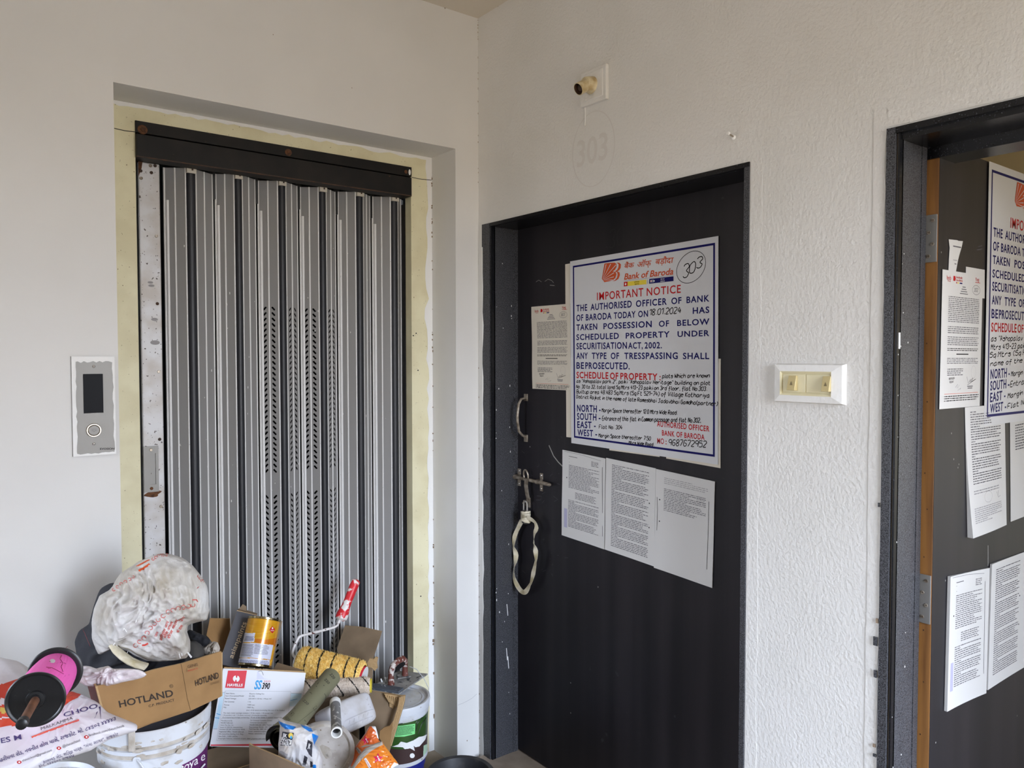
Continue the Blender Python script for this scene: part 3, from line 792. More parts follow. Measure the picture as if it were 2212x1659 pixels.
mb = MB().lathe([(0, .0055), (.0125, .0055), (.0135, .0045), (.0140, .003), (.0152, .0045), (.0172, .0045), (.0188, 0)], c, (0, -1, 0), 'chrome', n=36, mats=['steel', 'nickel', 'nickel', 'nickel', 'chrome', 'nickel'])
for pts in ([(-.006, .0035), (.0065, .0035)], [(-.006, -.0005), (-.002, -.0005), (0, -.0035), (.002, -.0005), (.0065, -.0005)]):
    mb.ribbon([c + Vector((p[0], -.0056, p[1])) for p in pts], .0009, (0, -1, 0), 'inkgrey', lift=.0003)
build(mb, 'call_button', cp)
for py in (791.5, 959):
    c = hy(202.5, py, -.006); mb = MB().lathe([(0, .0025), (.002, .0023), (.0038, .0012), (.0042, 0)], c, (0, -1, 0), 'chrome', n=16)
    mb.box((c.x - .003, c.y - .0026, c.z - .0004), (c.x + .003, c.y - .002, c.z + .0004), 'rustmetal'); build(mb, 'screw', cp)

# ================================================================== WALL FITTINGS
# bare lamp holder
a = hx(1260, 166, 0); b = hx(1312, 216, 0)
ly0, ly1, lz0, lz1 = a.y, hx(1315, 213, 0).y, hx(1313, 215, 0).z, hx(1262, 160, 0).z
lh = thing('lamp_holder', (0, (ly0 + ly1) / 2, lz0), 'ivory angled lamp holder without a bulb, on a square plate high on the wall', 'lamp holder')
mb = MB().box((-.012, ly1, lz0), (.001, ly0, lz1), 'wall_b'); mb.box((-.014, ly1 + .012, lz0 + .012), (-.01, ly0 - .02, lz1 - .010), 'wall_b')
build(mb, 'back_plate', lh, bevel=.003)
c0 = Vector((-.012, (ly0 + ly1) / 2 + .004, (lz0 + lz1) / 2 + .002)); ax0 = Vector((-1, .0, .0))
mb = MB().lathe([(.026, 0), (.025, .006), (.022, .02), (.019, .03), (.0, .031)], c0, ax0, 'holder', n=24)
c1 = c0 + Vector((-.02, .0, -.002)); ax1 = Vector((-.86, .10, -.50)).normalized()
mb.lathe([(.016, 0), (.0175, .006), (.0175, .012), (.0185, .013), (.0185, .037), (.0165, .0375), (.0160, .02), (.0, .02)], c1, ax1, 'holder', n=28, mats=['holder'] * 5 + ['rustmetal', 'rustmetal'])
mb.lathe([(.0, .021), (.009, .021), (.010, .030), (.0085, .031), (.0, .024)], c1, ax1, 'rustmetal', n=16)
build(mb, 'socket', lh)
p = [hx(1262, 208, -.006), hx(1261, 224, -.004), hx(1264, 232, -.002), hx(1264.5, 250, -.002), hx(1264, 272, -.002)]
build(MB().tube(p, .0022, 'wall_b', n=6), 'paint_drip', lh)
# nail with a blob of paint
c = hx(1585, 297, 0); q = hx(1573, 288, -.03)
mb = MB().tube([c + Vector((.004, 0, 0)), q], .0022, 'nickel', n=8); mb.lathe([(0, .004), (.004, .003), (.005, 0), (.004, -.003), (0, -.005)], q, (-1, 0, 0), 'whitepaint', n=12)
mb.lathe([(.0065, -.002), (.006, .003), (.003, .006), (.0, .007)], c, (-1, 0, 0), 'whitepaint', n=12)
tag(build(mb, 'wall_nail', base=c), 'paint-covered nail sticking out of the wall above the closed door', 'nail')
# switch board
a, b = hx(1679, 785, 0), hx(1826, 882, 0)
yL, yR, zT, zB = a.y, hx(1829, 830, 0).y, hx(1680, 785, 0).z, hx(1680, 868, 0).z
sb = thing('switch_board', (0, (yL + yR) / 2, zB), 'ivory switch board with two bell push rockers, on the wall between the doors', 'switch')
mb = MB()
def ring(y0, y1, z0, z1, Y0, Y1, Z0, Z1, xa, xb, m):
    A = [(y0, z0), (y1, z0), (y1, z1), (y0, z1)]; B = [(Y0, Z0), (Y1, Z0), (Y1, Z1), (Y0, Z1)]
    for k in range(4):
        j = (k + 1) % 4; mb.quad((xa, *A[k]), (xa, *A[j]), (xb, *B[j]), (xb, *B[k]), m)
ring(yL, yR, zB, zT, yL - .002, yR + .004, zB + .003, zT - .003, 0, -.013, 'wall_b')
ring(yL - .002, yR + .004, zB + .003, zT - .003, yL - .018, yR + .028, zB + .018, zT - .018, -.013, -.016, 'whitepaint')
ring(yL - .018, yR + .028, zB + .018, zT - .018, yL - .022, yR + .03, zB + .022, zT - .022, -.016, -.014, 'ivory')
mb.quad((-.011, yL - .02, zB + .02), (-.011, yR + .029, zB + .02), (-.011, yR + .029, zT - .02), (-.011, yL - .02, zT - .02), 'ivory')
ring(yL - .022, yR + .03, zB + .022, zT - .022, yL - .022, yR + .03, zB + .022, zT - .022, -.014, -.011, 'ivory')
build(mb, 'cover_frame', sb, doubles=False)
ym = (yL - .022 + yR + .03) / 2
def module(y0, y1):
    m2 = MB().box((-.013, min(y0, y1), zB + .025), (-.0105, max(y0, y1), zT - .025), 'ivory'); return build(m2, 'module', sb, bevel=.0008)
for (y0, y1) in ((yL - .024, ym + .001), (ym - .001, yR + .032)):
    module(y0, y1)
for py in ((1702, 1719), (1776, 1793)):
    y0, y1 = hx(py[0], 830, -.02).y, hx(py[1], 830, -.02).y; z0, z1 = zB + .029, zT - .028
    m2 = MB(); D = [(-.0125, z0), (-.026, z0 + .001), (-.018, z1), (-.0125, z1)]
    m2.add([(x, y0, z) for x, z in D] + [(x, y1, z) for x, z in D], [[0, 1, 2, 3], [7, 6, 5, 4]] + [[k, (k + 1) % 4, 4 + (k + 1) % 4, 4 + k][::-1] for k in range(4)], 'gilt')
    cy, cz = (y0 + y1) / 2, (z0 + z1) / 2 - .002; xx = -.0226
    m2.poly([(xx - .0006, cy + dy, cz + dz) for dy, dz in ((-.0042, -.004), (.0042, -.004), (.0025, .001), (.0, .007), (-.0025, .001))], 'bellmark')
    build(m2, 'rocker', sb, bevel=.0008)
# ================================================================== DOOR 1 (closed)
LX = .118
LY0, LY1, LZ0, LZ1 = -.0815, -1.150, .036, 1.967
d1 = thing('door_1', (.06, -.6, 0), kind='structure')
mb = MB()
def jamb(y, mb, yc, z1):      # y: reveal surface (faces the viewer), yc: outer edge of the casing
    mb.box((-.005, y + .008, 0), (.03, yc, z1), 'granite')
    mb.box((.004, y + .0005, 0), (.03, y + .0085, z1), 'grout')
    mb.box((.0, y, 0), (.016, y + .004, z1), 'granitedark')
    mb.box((.012, y, 0), (.096, y + .04, z1), 'granite')
    mb.box((.096, y - .0015, 0), (.118, y + .04, z1), 'granite')
jamb(-.081, mb, D1L, D1T)
r = random.Random(3)
for k in range(24):    # flecks of wall paint
    z = r.uniform(.1, 1.9); x = r.uniform(.014, .09); h = r.uniform(.001, .003)
    mb.box((x, -.0816, z), (x + h, -.0805, z + h * r.uniform(1, 3)), 'whitepaint')
for px, y0, y1 in ((1094, 1400, 1426), (1095, 1305, 1330), (1097, 1418, 1444)):
    mb.ribbon([hy(px, y0, -.0816), hy(px + 2, y1, -.0816)], .003, (0, -1, 0), 'whitepaint')
for i in range(40):    # white paint slopped along the outer edge
    z = .02 + i * .047; w0 = w if i else .006; w = r.uniform(.0025, .009) * (1.3 if z > .5 else .8)
    mb.quad((-.0056, D1L, z), (-.0056, D1L - w0, z), (-.0056, D1L - w, z + .047), (-.0056, D1L, z + .047), 'whitepaint')
build(mb, 'jamb', d1, doubles=False)
mb = MB().box((-.004, D1R, 1.9695), (.02, D1L, D1T), 'granitedark').box((.006, D1R, 1.967), (.118, D1L, 1.9765), 'granitedark')
build(mb, 'head_frame', d1)
mb = MB().box((-.004, D1R, 0), (.118, LY1, D1T - .012), 'granite'); build(mb, 'jamb', d1)
mb = MB().box((-.03, D1R + .001, 0), (.2, D1L - .001, .03), 'floor'); build(mb, 'threshold', d1, bevel=.004)
mb = MB().box((LX, LY1, LZ0), (LX + .036, LY0, LZ1), 'leaf')
NX = (-1, 0, 0)
def dp(px, py): return hx(px, py, LX)
hand(mb, '303', dp(1316, 536), dp(1369, 520), dp(1315, 500), .0035, 'pen', NX, seed=5)
def scr(pts, w, m='scratch'): mb.ribbon([dp(*p) for p in pts], w, NX, m, lift=.0004)
scr([(1186, 962), (1196, 985), (1206, 998), (1216, 1008)], .004)
scr([(1158, 609), (1164, 605), (1170, 609)], .0015); scr([(1177, 608), (1184, 603), (1192, 606), (1196, 611)], .0015); scr([(1188, 616), (1198, 617)], .002)
scr([(1160, 1071), (1170, 1072), (1168, 1080), (1158, 1080)], .001, 'inkgrey'); scr([(1196, 1072), (1205, 1079), (1198, 1083)], .001, 'inkgrey')
for k in range(30):
    px, py = r.uniform(1128, 1230), r.uniform(940, 1250); dx = r.uniform(-9, 9)
    scr([(px, py), (px + dx, py + r.uniform(-6, 6))], .0007, 'inkgrey')
for px, py in ((1145, 965), (1292, 1268), (1233, 1475), (1345, 1180), (1233, 1540)):
    c = dp(px, py); mb.poly([c + Vector((-.0004, cos(a) * .002, sin(a) * .0025)) for a in [2 * pi * k / 8 for k in range(8)]], 'scratch')
leaf1 = build(mb, 'door_leaf', d1, doubles=False)
# pull handle
h0, h1 = dp(1137, 858), dp(1137, 946)
pts = [Vector((LX - .004, h0.y, h0.z - .004)), Vector((LX - .022, h0.y + .002, h0.z - .006)), Vector((LX - .036, h0.y, h0.z - .024)), Vector((LX - .041, h0.y, (h0.z + h1.z) / 2 + .012)),
       Vector((LX - .041, h0.y, (h0.z + h1.z) / 2 - .012)), Vector((LX - .034, h0.y, h1.z + .026)), Vector((LX - .018, h0.y, h1.z + .010)), Vector((LX - .004, h0.y, h1.z + .004))]
mb = MB().tube(pts, .0062, 'nickel', n=12, flat=.7)
for z in (h0.z, h1.z): mb.box((LX - .004, h0.y - .010, z - .014), (LX, h0.y + .010, z + .012), 'nickel')
build(mb, 'pull_handle', d1, bevel=.001)
# sliding bolt with its hasp
BZ = dp(1150, 1040).z; BX = LX - .016
yb0 = hx(1112, 1030, BX).y; yb1 = hx(1188, 1047, BX).y; zb0 = hx(1112, 1030, BX).z; zb1 = hx(1188, 1047, BX).z
mb = MB().tube([(BX, yb0 + .004, zb0), (BX, yb1 + .004, zb1), (BX, yb1 - .002, zb1)], [.0065, .0065, .004], 'nickel', n=14)
bolt = build(mb, 'sliding_bolt', d1)
def zat(y): return zb0 + (zb1 - zb0) * (y - yb0) / (yb1 - yb0)
for px, hw in ((1122, .009), (1170, .008)):
    y = hx(px, 1040, LX).y; z = zat(y)
    mb = MB().box((LX - .002, y - hw, z - .034), (LX, y + hw, z + .03), 'nickel')
    mb.lathe([(.0085, -hw), (.0085, hw)], (BX, y, z), (0, 1, 0), 'nickel', n=16); mb.box((BX, y - hw, z - .0085), (LX, y + hw, z + .0085), 'nickel')
    for dz in (-.025, .022): mb.lathe([(0, .0022), (.003, .0018), (.004, 0)], (LX - .002, y, z + dz), NX, 'chrome', n=10)
    build(mb, 'bolt_bracket', bolt, bevel=.0008)
yh = hx(1137, 1030, BX - .004).y
mb = MB(); lo = []
for k in range(13):
    t = -pi * .15 + (pi * 1.3) * k / 12; lo.append((BX - .006 - .003 * sin(t), yh - cos(t) * .0125 + .0, zat(yh) + .016 + sin(t) * .020))
mb.tube(lo, .0032, 'nickel', n=8); build(mb, 'hasp_ring', bolt)
mb = MB()
P_ = [(BX - .010, yh - .006, zat(yh) + .004), (BX - .013, yh - .007, zat(yh) - .02), (BX - .010, yh - .010, zat(yh) - .05), (BX - .004, yh - .012, zat(yh) - .078)]
mb.ribbon(P_, .018, (-1, 0, 0), 'nickel'); mb.ribbon([Vector(p) + Vector((.003, 0, 0)) for p in P_], .018, (-1, 0, 0), 'nickel')
for k in range(3):
    for s in (-1, 1):
        a, b = Vector(P_[k]) + Vector((0, s * .009, 0)), Vector(P_[k + 1]) + Vector((0, s * .009, 0)); mb.quad(a, b, b + Vector((.003, 0, 0)), a + Vector((.003, 0, 0)), 'nickel')
build(mb, 'hasp_strap', bolt)
ys = hx(1142, 1085, LX).y; zs = hx(1142, 1085, LX).z
mb = MB().box((LX - .003, ys - .011, zs - .018), (LX, ys + .011, zs + .018), 'nickel')
stp = [(LX - .003, ys, zs + .009), (LX - .022, ys, zs + .008), (LX - .026, ys, zs), (LX - .022, ys, zs - .008), (LX - .003, ys, zs - .009)]
mb.tube(stp, .0028, 'nickel', n=8); build(mb, 'staple_plate', bolt, bevel=.0006)
# wood gouge where the bolt used to seat in the jamb
# padlock, wrapped in cloth tape
pc = hx(1135.5, 1117, LX - .024); pz = pc.z
pl = thing('padlock', (LX - .024, pc.y, pz - .026), 'padlock bound in cloth tape, hanging from the bolt of the closed door', 'padlock')
mb = MB(); S = 22
prof = []
def plb(u, v):
    a = 2 * pi * u; h = -.026 + .052 * v; k = (1 - abs(2 * v - 1) ** 6) ** .4 if 0 < v < 1 else 0.0
    return (LX - .024 + cos(a) * .0125 * (.3 + .7 * k), pc.y + sin(a) * .0195 * (.3 + .7 * k), pz + h)
mb.grid(plb, 24, 10, 'lockbrass'); mb.poly([plb(k / 24, 1) for k in range(24)], 'lockbrass'); mb.poly([plb(k / 24, 0) for k in range(24)][::-1], 'lockbrass')
body = build(mb, 'lock_body', pl)
sh = [(LX - .024, pc.y + .011, pz + .02), (LX - .024, pc.y + .011, pz + .04)] + [(LX - .024, pc.y + .001 + .010 * cos(pi * k / 8), pz + .045 + .012 * sin(pi * k / 8)) for k in range(9)] + [(LX - .024, pc.y - .009, pz + .02)]
build(MB().tube(sh, .0034, 'chrome', n=10), 'shackle', pl)
mb = MB(); r = random.Random(9)
for (za, zc, w) in ((.012, -.002, .016), (.000, .012, .013), (-.012, -.004, .012), (.02, .014, .010)):
    ring_ = []
    for k in range(25):
        a = 2 * pi * k / 24; ring_.append(Vector((LX - .024 + cos(a) * .0148, pc.y + sin(a) * .0222, pz + za + (zc - za) * (.5 + .5 * sin(a)) + r.uniform(-.001, .001))))
    for k in range(24):
        a, b = ring_[k], ring_[k + 1]; up = Vector((0, 0, w / 2)); ins = lambda q: Vector((LX - .024, pc.y, q.z)).lerp(q, .93)
        mb.quad(a - up, b - up, b + up, a + up, 'cloth')
build(mb, 'tape_wrap', pl, sharp=60)
# loop of cloth tape hanging below
LXT = LX - .026
cl = [(1118, 1143, .0), (1113, 1160, .3), (1111, 1180, -.4), (1115, 1200, .9), (1112, 1225, -.8), (1112, 1245, -.2), (1117, 1263, .4), (1127, 1276, .2), (1137, 1278, -.3),
      (1146, 1262, .5), (1153, 1238, -.2), (1159, 1212, .4), (1158, 1190, -.6), (1154, 1172, .9), (1156, 1152, .3), (1160, 1140, -.2), (1154, 1126, .4)]
path = [hx(q[0], q[1], LXT) + Vector((-.004 * abs(sin(k)), 0, 0)) for k, q in enumerate(cl)]
path = [Vector((LX - .03, pc.y + .016, pz - .016))] + path + [Vector((LX - .034, pc.y - .020, pz + .004))]
tw = [.3] + [q[2] for q in cl] + [.2]
mb = MB(); fine = []; ft = []
for i in range(len(path) - 1):
    a, b, c_, d_ = path[max(i - 1, 0)], path[i], path[i + 1], path[min(i + 2, len(path) - 1)]
    for t in (0, .25, .5, .75):
        fine.append(.5 * (2 * b + (c_ - a) * t + (2 * a - 5 * b + 4 * c_ - d_) * t * t + (3 * b - a - 3 * c_ + d_) * t ** 3)); ft.append(tw[i] * (1 - t) + tw[i + 1] * t)
fine.append(path[-1]); ft.append(tw[-1])
vs = []
for i, p in enumerate(fine):
    t = (fine[min(i + 1, len(fine) - 1)] - fine[max(i - 1, 0)]).normalized(); s1 = t.cross(Vector((-1, 0, 0))).normalized(); s2 = Vector((-1, 0, 0))
    sd = (s1 * cos(ft[i]) + s2 * sin(ft[i])) * .009
    n_ = t.cross(sd).normalized() * .0004
    vs += [p + sd + n_, p - sd + n_, p - sd - n_, p + sd - n_]
fs = []
for i in range(len(fine) - 1):
    for k in range(4): fs.append([4 * i + k, 4 * i + (k + 1) % 4, 4 * i + 4 + (k + 1) % 4, 4 * i + 4 + k])
mb.add(vs, fs, 'cloth')
tag(build(mb, 'cloth_tape', base=path[8], sharp=60), 'off-white cloth tape hanging in a long loop below the padlock', 'cloth tape')

# ================================================================== DOOR 2 (open inwards)
YR2 = hx(1937, 760, 0).y
X2 = .126
L2Y = hx(2022, 800, X2).y
YE = hx(1991.5, 800, X2).y
L2T = hy(2031, 311, L2Y).z
d2 = thing('door_2', (.06, -1.9, 0), kind='structure')
mb = MB(); jamb(YR2, mb, D2L, D2T)
for k in range(16):
    z = r.uniform(.6, 1.9); x = r.uniform(.002, .06); h = r.uniform(.0006, .0018); mb.box((x, YR2 - .0008, z), (x + h, YR2, z + h * r.uniform(1, 3)), 'whitepaint')
c = hy(1945, 737, YR2); mb.box((.006, YR2 - .0015, c.z - .016), (.012, YR2, c.z + .018), 'whitepaint')
build(mb, 'jamb', d2, doubles=False)
mb = MB().box((-.004, D2R, 1.968), (.02, D2L, D2T), 'granitedark').box((.006, D2R, 1.955), (.118, D2L, 1.972), 'granitedark').box((.118, D2R, 1.93), (.2, D2L, 1.985), 'granitedark')
build(mb, 'head_frame', d2)
mb = MB().box((-.004, D2R, 0), (.2, D2R + .05, D2T - .02), 'granite'); build(mb, 'jamb', d2)
mb = MB().box((X2 + .0005, L2Y, .03), (.98, YE, L2T), 'leaf').box((X2 - .0015, L2Y + .0008, .031), (X2 + .0005, YE - .0008, L2T - .001), 'wood')
NY = (0, -1, 0)
def d2p(px, py, off=0.0): return hy(px, py, L2Y - off)
def scr2(pts, w, m='scratch'): mb.ribbon([d2p(*p) for p in pts], w, NY, m, lift=.0004)
scr2([(2134, 1178), (2134, 1222)], .003); scr2([(2112, 533), (2121, 531), (2120, 538), (2110, 540)], .002, 'inkgrey')
for px, py in ((2055, 936), (2060, 992), (2071, 1003), (2069, 1010), (2021, 1604), (2042, 1254), (2197, 1546), (2033, 545)):
    c = d2p(px, py); mb.poly([c + Vector((cos(a) * .0016, -.0004, sin(a) * .0022)) for a in [2 * pi * k / 8 for k in range(8)]], 'scratch')
for px, py in ((2002, 742), (2003, 868), (1998, 1022), (1996, 1203), (1995, 1361), (1995, 1473), (1988, 1586), (2003, 1100)):
    c = hx(px, py, X2 - .0016); mb.poly([c + Vector((-.0003, cos(a) * .0014, sin(a) * .0018)) for a in [2 * pi * k / 8 for k in range(8)]], 'rustmetal')
build(mb, 'door_leaf', d2, doubles=False)
for (pa, pb) in (((2009, 465), (2009, 567)), ((2000, 1241), (2000, 1346))):
    za, zb_ = hx(pa[0], pa[1], X2).z, hx(pb[0], pb[1], X2).z
    mb = MB().box((X2 - .0045, L2Y + .0015, zb_), (X2 - .0015, YE, za), 'steel')
    hg = build(mb, 'hinge', d2, bevel=.0006)
    N = 9
    mb = MB()
    for k in range(N):
        a, b = zb_ + (za - zb_) * k / N, zb_ + (za - zb_) * (k + 1) / N - .001
        mb.lathe([(0, 0), (.0042, 0), (.0046, .001), (.0046, b - a - .001), (.0042, b - a), (0, b - a)], (X2 - .006, YE + .002, a), (0, 0, 1), 'chrome' if k % 2 else 'nickel', n=12)
    build(mb, 'knuckle', hg)
    for k in range(4):
        z = zb_ + (za - zb_) * (.13 + .25 * k); y = L2Y + (YE - L2Y) * (.36 if k % 2 else .62)
        m2 = MB().lathe([(0, .0006), (.0018, .001), (.0036, .0012), (.0042, 0)], (X2 - .0045, y, z), NX, 'nickel', n=12); m2.box((X2 - .006, y - .003, z - .0004), (X2 - .0052, y + .003, z + .0004), 'rustmetal')
        build(m2, 'hinge_screw', hg)

# ================================================================== NOTICES
def sheet(name, mp, w, h, m, n, label, cat='notice', group=None, thick=.0006, printer=None, curl=None, lift0=.0006, outline=None, NU=6, NV=8):
    """mp(x, y): sheet metres, x right and y down from its top left, to the room; printer(mb, fn, n) puts the print on"""
    n = Vector(n).normalized(); mb = MB()
    def fn(x, y): return mp(x, y) + n * (lift0 + thick + (curl(x / w, y / h) if curl else 0))
    if outline:
        mb.slab([mp(x, y) + n * (lift0 + thick) for x, y in outline], -n * thick, m)
    else:
        front = lambda u, v: fn(u * w, v * h)
        mb.grid(front, NU, NV, m)
        for (A, B) in (((0, 0), (1, 0)), ((1, 0), (1, 1)), ((1, 1), (0, 1)), ((0, 1), (0, 0))):
            for k in range(8):
                u0, v0 = A[0] + (B[0] - A[0]) * k / 8, A[1] + (B[1] - A[1]) * k / 8; u1, v1 = A[0] + (B[0] - A[0]) * (k + 1) / 8, A[1] + (B[1] - A[1]) * (k + 1) / 8
                mb.quad(front(u0, v0), front(u1, v1), mp(u1 * w, v1 * h) + n * lift0, mp(u0 * w, v0 * h) + n * lift0, m)
    if printer: printer(mb, fn, n)
    return tag(build(mb, name, base=mp(0, 0), doubles=False), label, cat, group)
def on_plane(TL, TR, BL, hitf):
    a, b, c = hitf(*TL), hitf(*TR), hitf(*BL); u = (b - a); v = (c - a); W_, H_ = u.length, v.length; u /= W_; v /= H_
    return (lambda x, y: a + u * x + v * y), W_, H_
def pline(mb, fn, pts, w, m, n, lift=.0004): mb.ribbon([fn(*p) for p in pts], w, n, m, lift=lift)
def prect(mb, fn, x0, y0, x1, y1, m, n, lift=.0003): 
    n = Vector(n); mb.quad(fn(x0, y1) + n * lift, fn(x1, y1) + n * lift, fn(x1, y0) + n * lift, fn(x0, y0) + n * lift, m)

# the big printed notice; its layout is measured on the closed door's copy and kept in metres from the blue border's corner
B0, B1, B2 = dp(1239.2, 574.6), dp(1546.4, 524.5), dp(1241.7, 945.1)
B3 = dp(1545.8, 986.8)
BW = ((B1 - B0).length + (B3 - B2).length) / 2; BH = ((B2 - B0).length + (B3 - B1).length) / 2
def uv(px, py):    # photo pixel on the closed door to border metres (inverse bilinear by iteration)
    p = dp(px, py); u = v = .5
    for _ in range(12):
        q = B0 * (1 - u) * (1 - v) + B1 * u * (1 - v) + B2 * (1 - u) * v + B3 * u * v; e = p - q
        du = (B1 - B0) * (1 - v) + (B3 - B2) * v; dv = (B2 - B0) * (1 - u) + (B3 - B1) * u
        a11, a12, a22 = du.dot(du), du.dot(dv), dv.dot(dv); b1, b2 = du.dot(e), dv.dot(e); D = a11 * a22 - a12 * a12
        u += (b1 * a22 - b2 * a12) / D; v += (a11 * b2 - a12 * b1) / D
    return (u * BW, v * BH)
def CA(x, y): return uv(1230 + x / 6.703, 510 + y / 6.703)
def CB(x, y): return uv(1230 + x / 6.1455, 740 + y / 6.1455)
def notice_print(second):
    def pr(mb, fn0, n):
        mgx, mgy = notice_print.mg
        fn = lambda q: fn0(q[0] + mgx, q[1] + mgy); n = Vector(n)
        def words(C, y0l, y0r, topl, ws, m, xa, xb, bold=.022):
            for s, a, b in ws:
                f = lambda x: y0l + (y0r - y0l) * (x - xa) / (xb - xa)
                cap = (y0l - topl)
                text(mb, s, fn(C(a, f(a))), fn(C(b, f(b))), fn(C(a, f(a) - cap)), m, n, bold=bold, space=1.14)
        t = .0062
        for (a, b, c, d) in ((0, 0, BW, t), (0, BH - t, BW, BH), (0, t, t, BH - t), (BW - t, t, BW, BH - t)):
            mb.quad(*[fn(q) + n * .0003 for q in ((a, d), (c, d), (c, b), (a, b))], 'navy')
        words(CA, 930, 820, 820, (('IMPORTANT', 412, 1082), ('NOTICE', 1132, 1625)), 'red', 412, 1625, .011)
        words(CA, 1090, 945, 1000, (('THE', 113, 270), ('AUTHORISED', 318, 915), ('OFFICER', 975, 1423), ('OF', 1488, 1635), ('BANK', 1708, 2040)), 'navy', 113, 2040)
        words(CA, 1230, 1110, 1142, (('OF', 113, 213), ('BARODA', 250, 622), ('TODAY', 655, 970), ('ON', 1008, 1150), ('HAS', 1798, 2038)), 'navy', 113, 2040)
        words(CA, 1365, 1280, 1282, (('TAKEN', 113, 415), ('POSSESSION', 505, 1205), ('OF', 1308, 1455), ('BELOW', 1572, 2040)), 'navy', 113, 2040)
        words(CA, 1505, 1445, 1425, (('SCHEDULED', 113, 728), ('PROPERTY', 828, 1465), ('UNDER', 1578, 2038)), 'navy', 113, 2040)
        words(CB, 88, 75, 8, (('SECURITISATION', 105, 775), ('ACT,', 792, 985), ('2002.', 1010, 1240)), 'navy', 105, 1240)
        words(CB, 215, 218, 135, (('ANY', 105, 255), ('TYPE', 308, 503), ('OF', 560, 670), ('TRESSPASSING', 740, 1450), ('SHALL', 1518, 1868)), 'navy', 105, 1868)
        words(CB, 345, 355, 262, (('BE', 105, 205), ('PROSECUTED.', 222, 812)), 'navy', 105, 812)
        words(CB, 470, 500, 388, (('SCHEDULE', 105, 528), ('OF', 550, 660), ('PROPERTY', 688, 1180), (':', 1207, 1222)), 'red', 105, 1222)
        words(CB, 912, 925, 825, (('NORTH', 112, 375), ('-', 405, 425)), 'navy', 112, 375)
        words(CB, 1020, 1033, 935, (('SOUTH', 112, 370), ('-', 400, 424)), 'navy', 112, 370)
        words(CB, 1130, 1137, 1045, (('EAST', 115, 305), ('-', 338, 360)), 'navy', 115, 305)
        words(CB, 1232, 1246, 1150, (('WEST', 118, 325), ('-', 356, 378)), 'navy', 118, 325)
        words(CB, 1110, 1180, 1040, (('AUTHORISED', 1175, 1565), ('OFFICER', 1592, 1870)), 'red', 1175, 1870)
        words(CB, 1230, 1290, 1162, (('BANK', 1240, 1408), ('OF', 1432, 1510), ('BARODA', 1537, 1805)), 'red', 1240, 1805)
        words(CB, 1338, 1350, 1265, (('MO', 1178, 1265), (':', 1288, 1302)), 'red', 1178, 1300, .011)
        def hw(C, s, a, b, cap, seed, w=.0022, m='ink'): hand(mb, s, fn(C(*a)), fn(C(*b)), fn(C(a[0], a[1] - cap)), w, m, n, seed=seed)
        if not second:
            hw(CA, '18.01.2024', (1172, 1145), (1640, 1112), 82, 1, .0026)
            hw(CB, 'plots Which are known', (1245, 470), (1878, 462), 52, 2)
            hw(CB, 'as "Ashopalav park 2", paiki "Ashopalav Heritage" building on plot', (105, 530), (1890, 562), 44, 3)
            hw(CB, 'No. 30 to 32, total land Sq.Mtrs 413-23 paiki on 3rd floor, flat No.303.', (102, 604), (1845, 640), 44, 4)
            hw(CB, 'Builtup area 48.483 Sq.Mtrs (Sq.Ft 521-74) of Village Kothariya', (105, 672), (1880, 728), 48, 5)
            hw(CB, 'District Rajkot in the name of late Ramesbhai Jadavbhai Gamdha(partner)', (105, 738), (1985, 838), 44, 6)
            hw(CB, 'Margin Space thereafter 12.0 Mtrs Wide Road.', (442, 920), (1450, 955), 48, 7)
            hw(CB, 'Entrance of this flat in Common passage and flat No.302,', (448, 1030), (1760, 1060), 52, 8)
            hw(CB, 'Flat No. 304', (405, 1140), (718, 1150), 48, 9, .0021)
            hw(CB, 'Margin Space thereafter 7.50', (400, 1252), (1095, 1298), 46, 10)
            hw(CB, 'Mtrs Wide Road.', (800, 1345), (1140, 1372), 40, 11)
            hw(CB, '9687672952', (1328, 1362), (1838, 1388), 76, 12, .0025)
            cx = [CA(1775 + 255 * cos(t) * .58 + 185 * sin(t) * .81, 450 - 255 * cos(t) * .81 + 185 * sin(t) * .58) for t in [2 * pi * k / 40 for k in range(41)]]
            mb.ribbon([fn(q) for q in cx], .0016, n, 'ink', lift=.0005)
            for ch, x, y, s in (('3', 1655, 608, 185), ('0', 1745, 545, 150), ('3', 1850, 470, 150)):
                hand(mb, ch, fn(CA(x, y)), fn(CA(x + 110, y - 32)), fn(CA(x, y - s)), .0028, 'ink', n, seed=3, wob=.1)
        else:
            hw(CB, 'as "Ashopalav Heritage" building on plot', (105, 560), (1880, 575), 48, 13)
            hw(CB, 'Mtrs 413-23 paiki on 3rd floor flat No 302', (105, 640), (1880, 660), 48, 14)
            hw(CB, 'Sq.Mtrs (Sq.Ft 348-81) of Village', (90, 712), (1880, 735), 48, 15)
            hw(CB, 'name of the shri', (105, 792), (900, 800), 44, 16)
            hw(CB, 'Margin Space thereafter', (450, 925), (1400, 935), 48, 17); hw(CB, 'Entrance of this flat', (442, 1030), (1500, 1045), 52, 18)
            hw(CB, 'Margin Space', (400, 1140), (1000, 1150), 48, 19); hw(CB, 'Flat No. 301', (400, 1245), (1000, 1262), 48, 20)
        def poly(pts, m, lift=.0004): mb.poly([fn(CA(*q)) + n * lift for q in pts][::-1], m)
        # emblem: a capital B made of two bowls, with rays cut from the corner, and its echo behind
        def bowl(ox, oy, sc):
            return [(520 + ox, 398 + oy), (600 + ox, 388 + oy), (668 + ox, 385 + oy), (696 + ox, 405 + oy), (694 + ox, 450 + oy), (672 + ox, 490 + oy), (640 + ox, 512 + oy), (682 + ox, 520 + oy), (694 + ox, 555 + oy), (676 + ox, 610 + oy), (640 + ox, 640 + oy), (590 + ox, 655 + oy), (518 + ox, 668 + oy)]
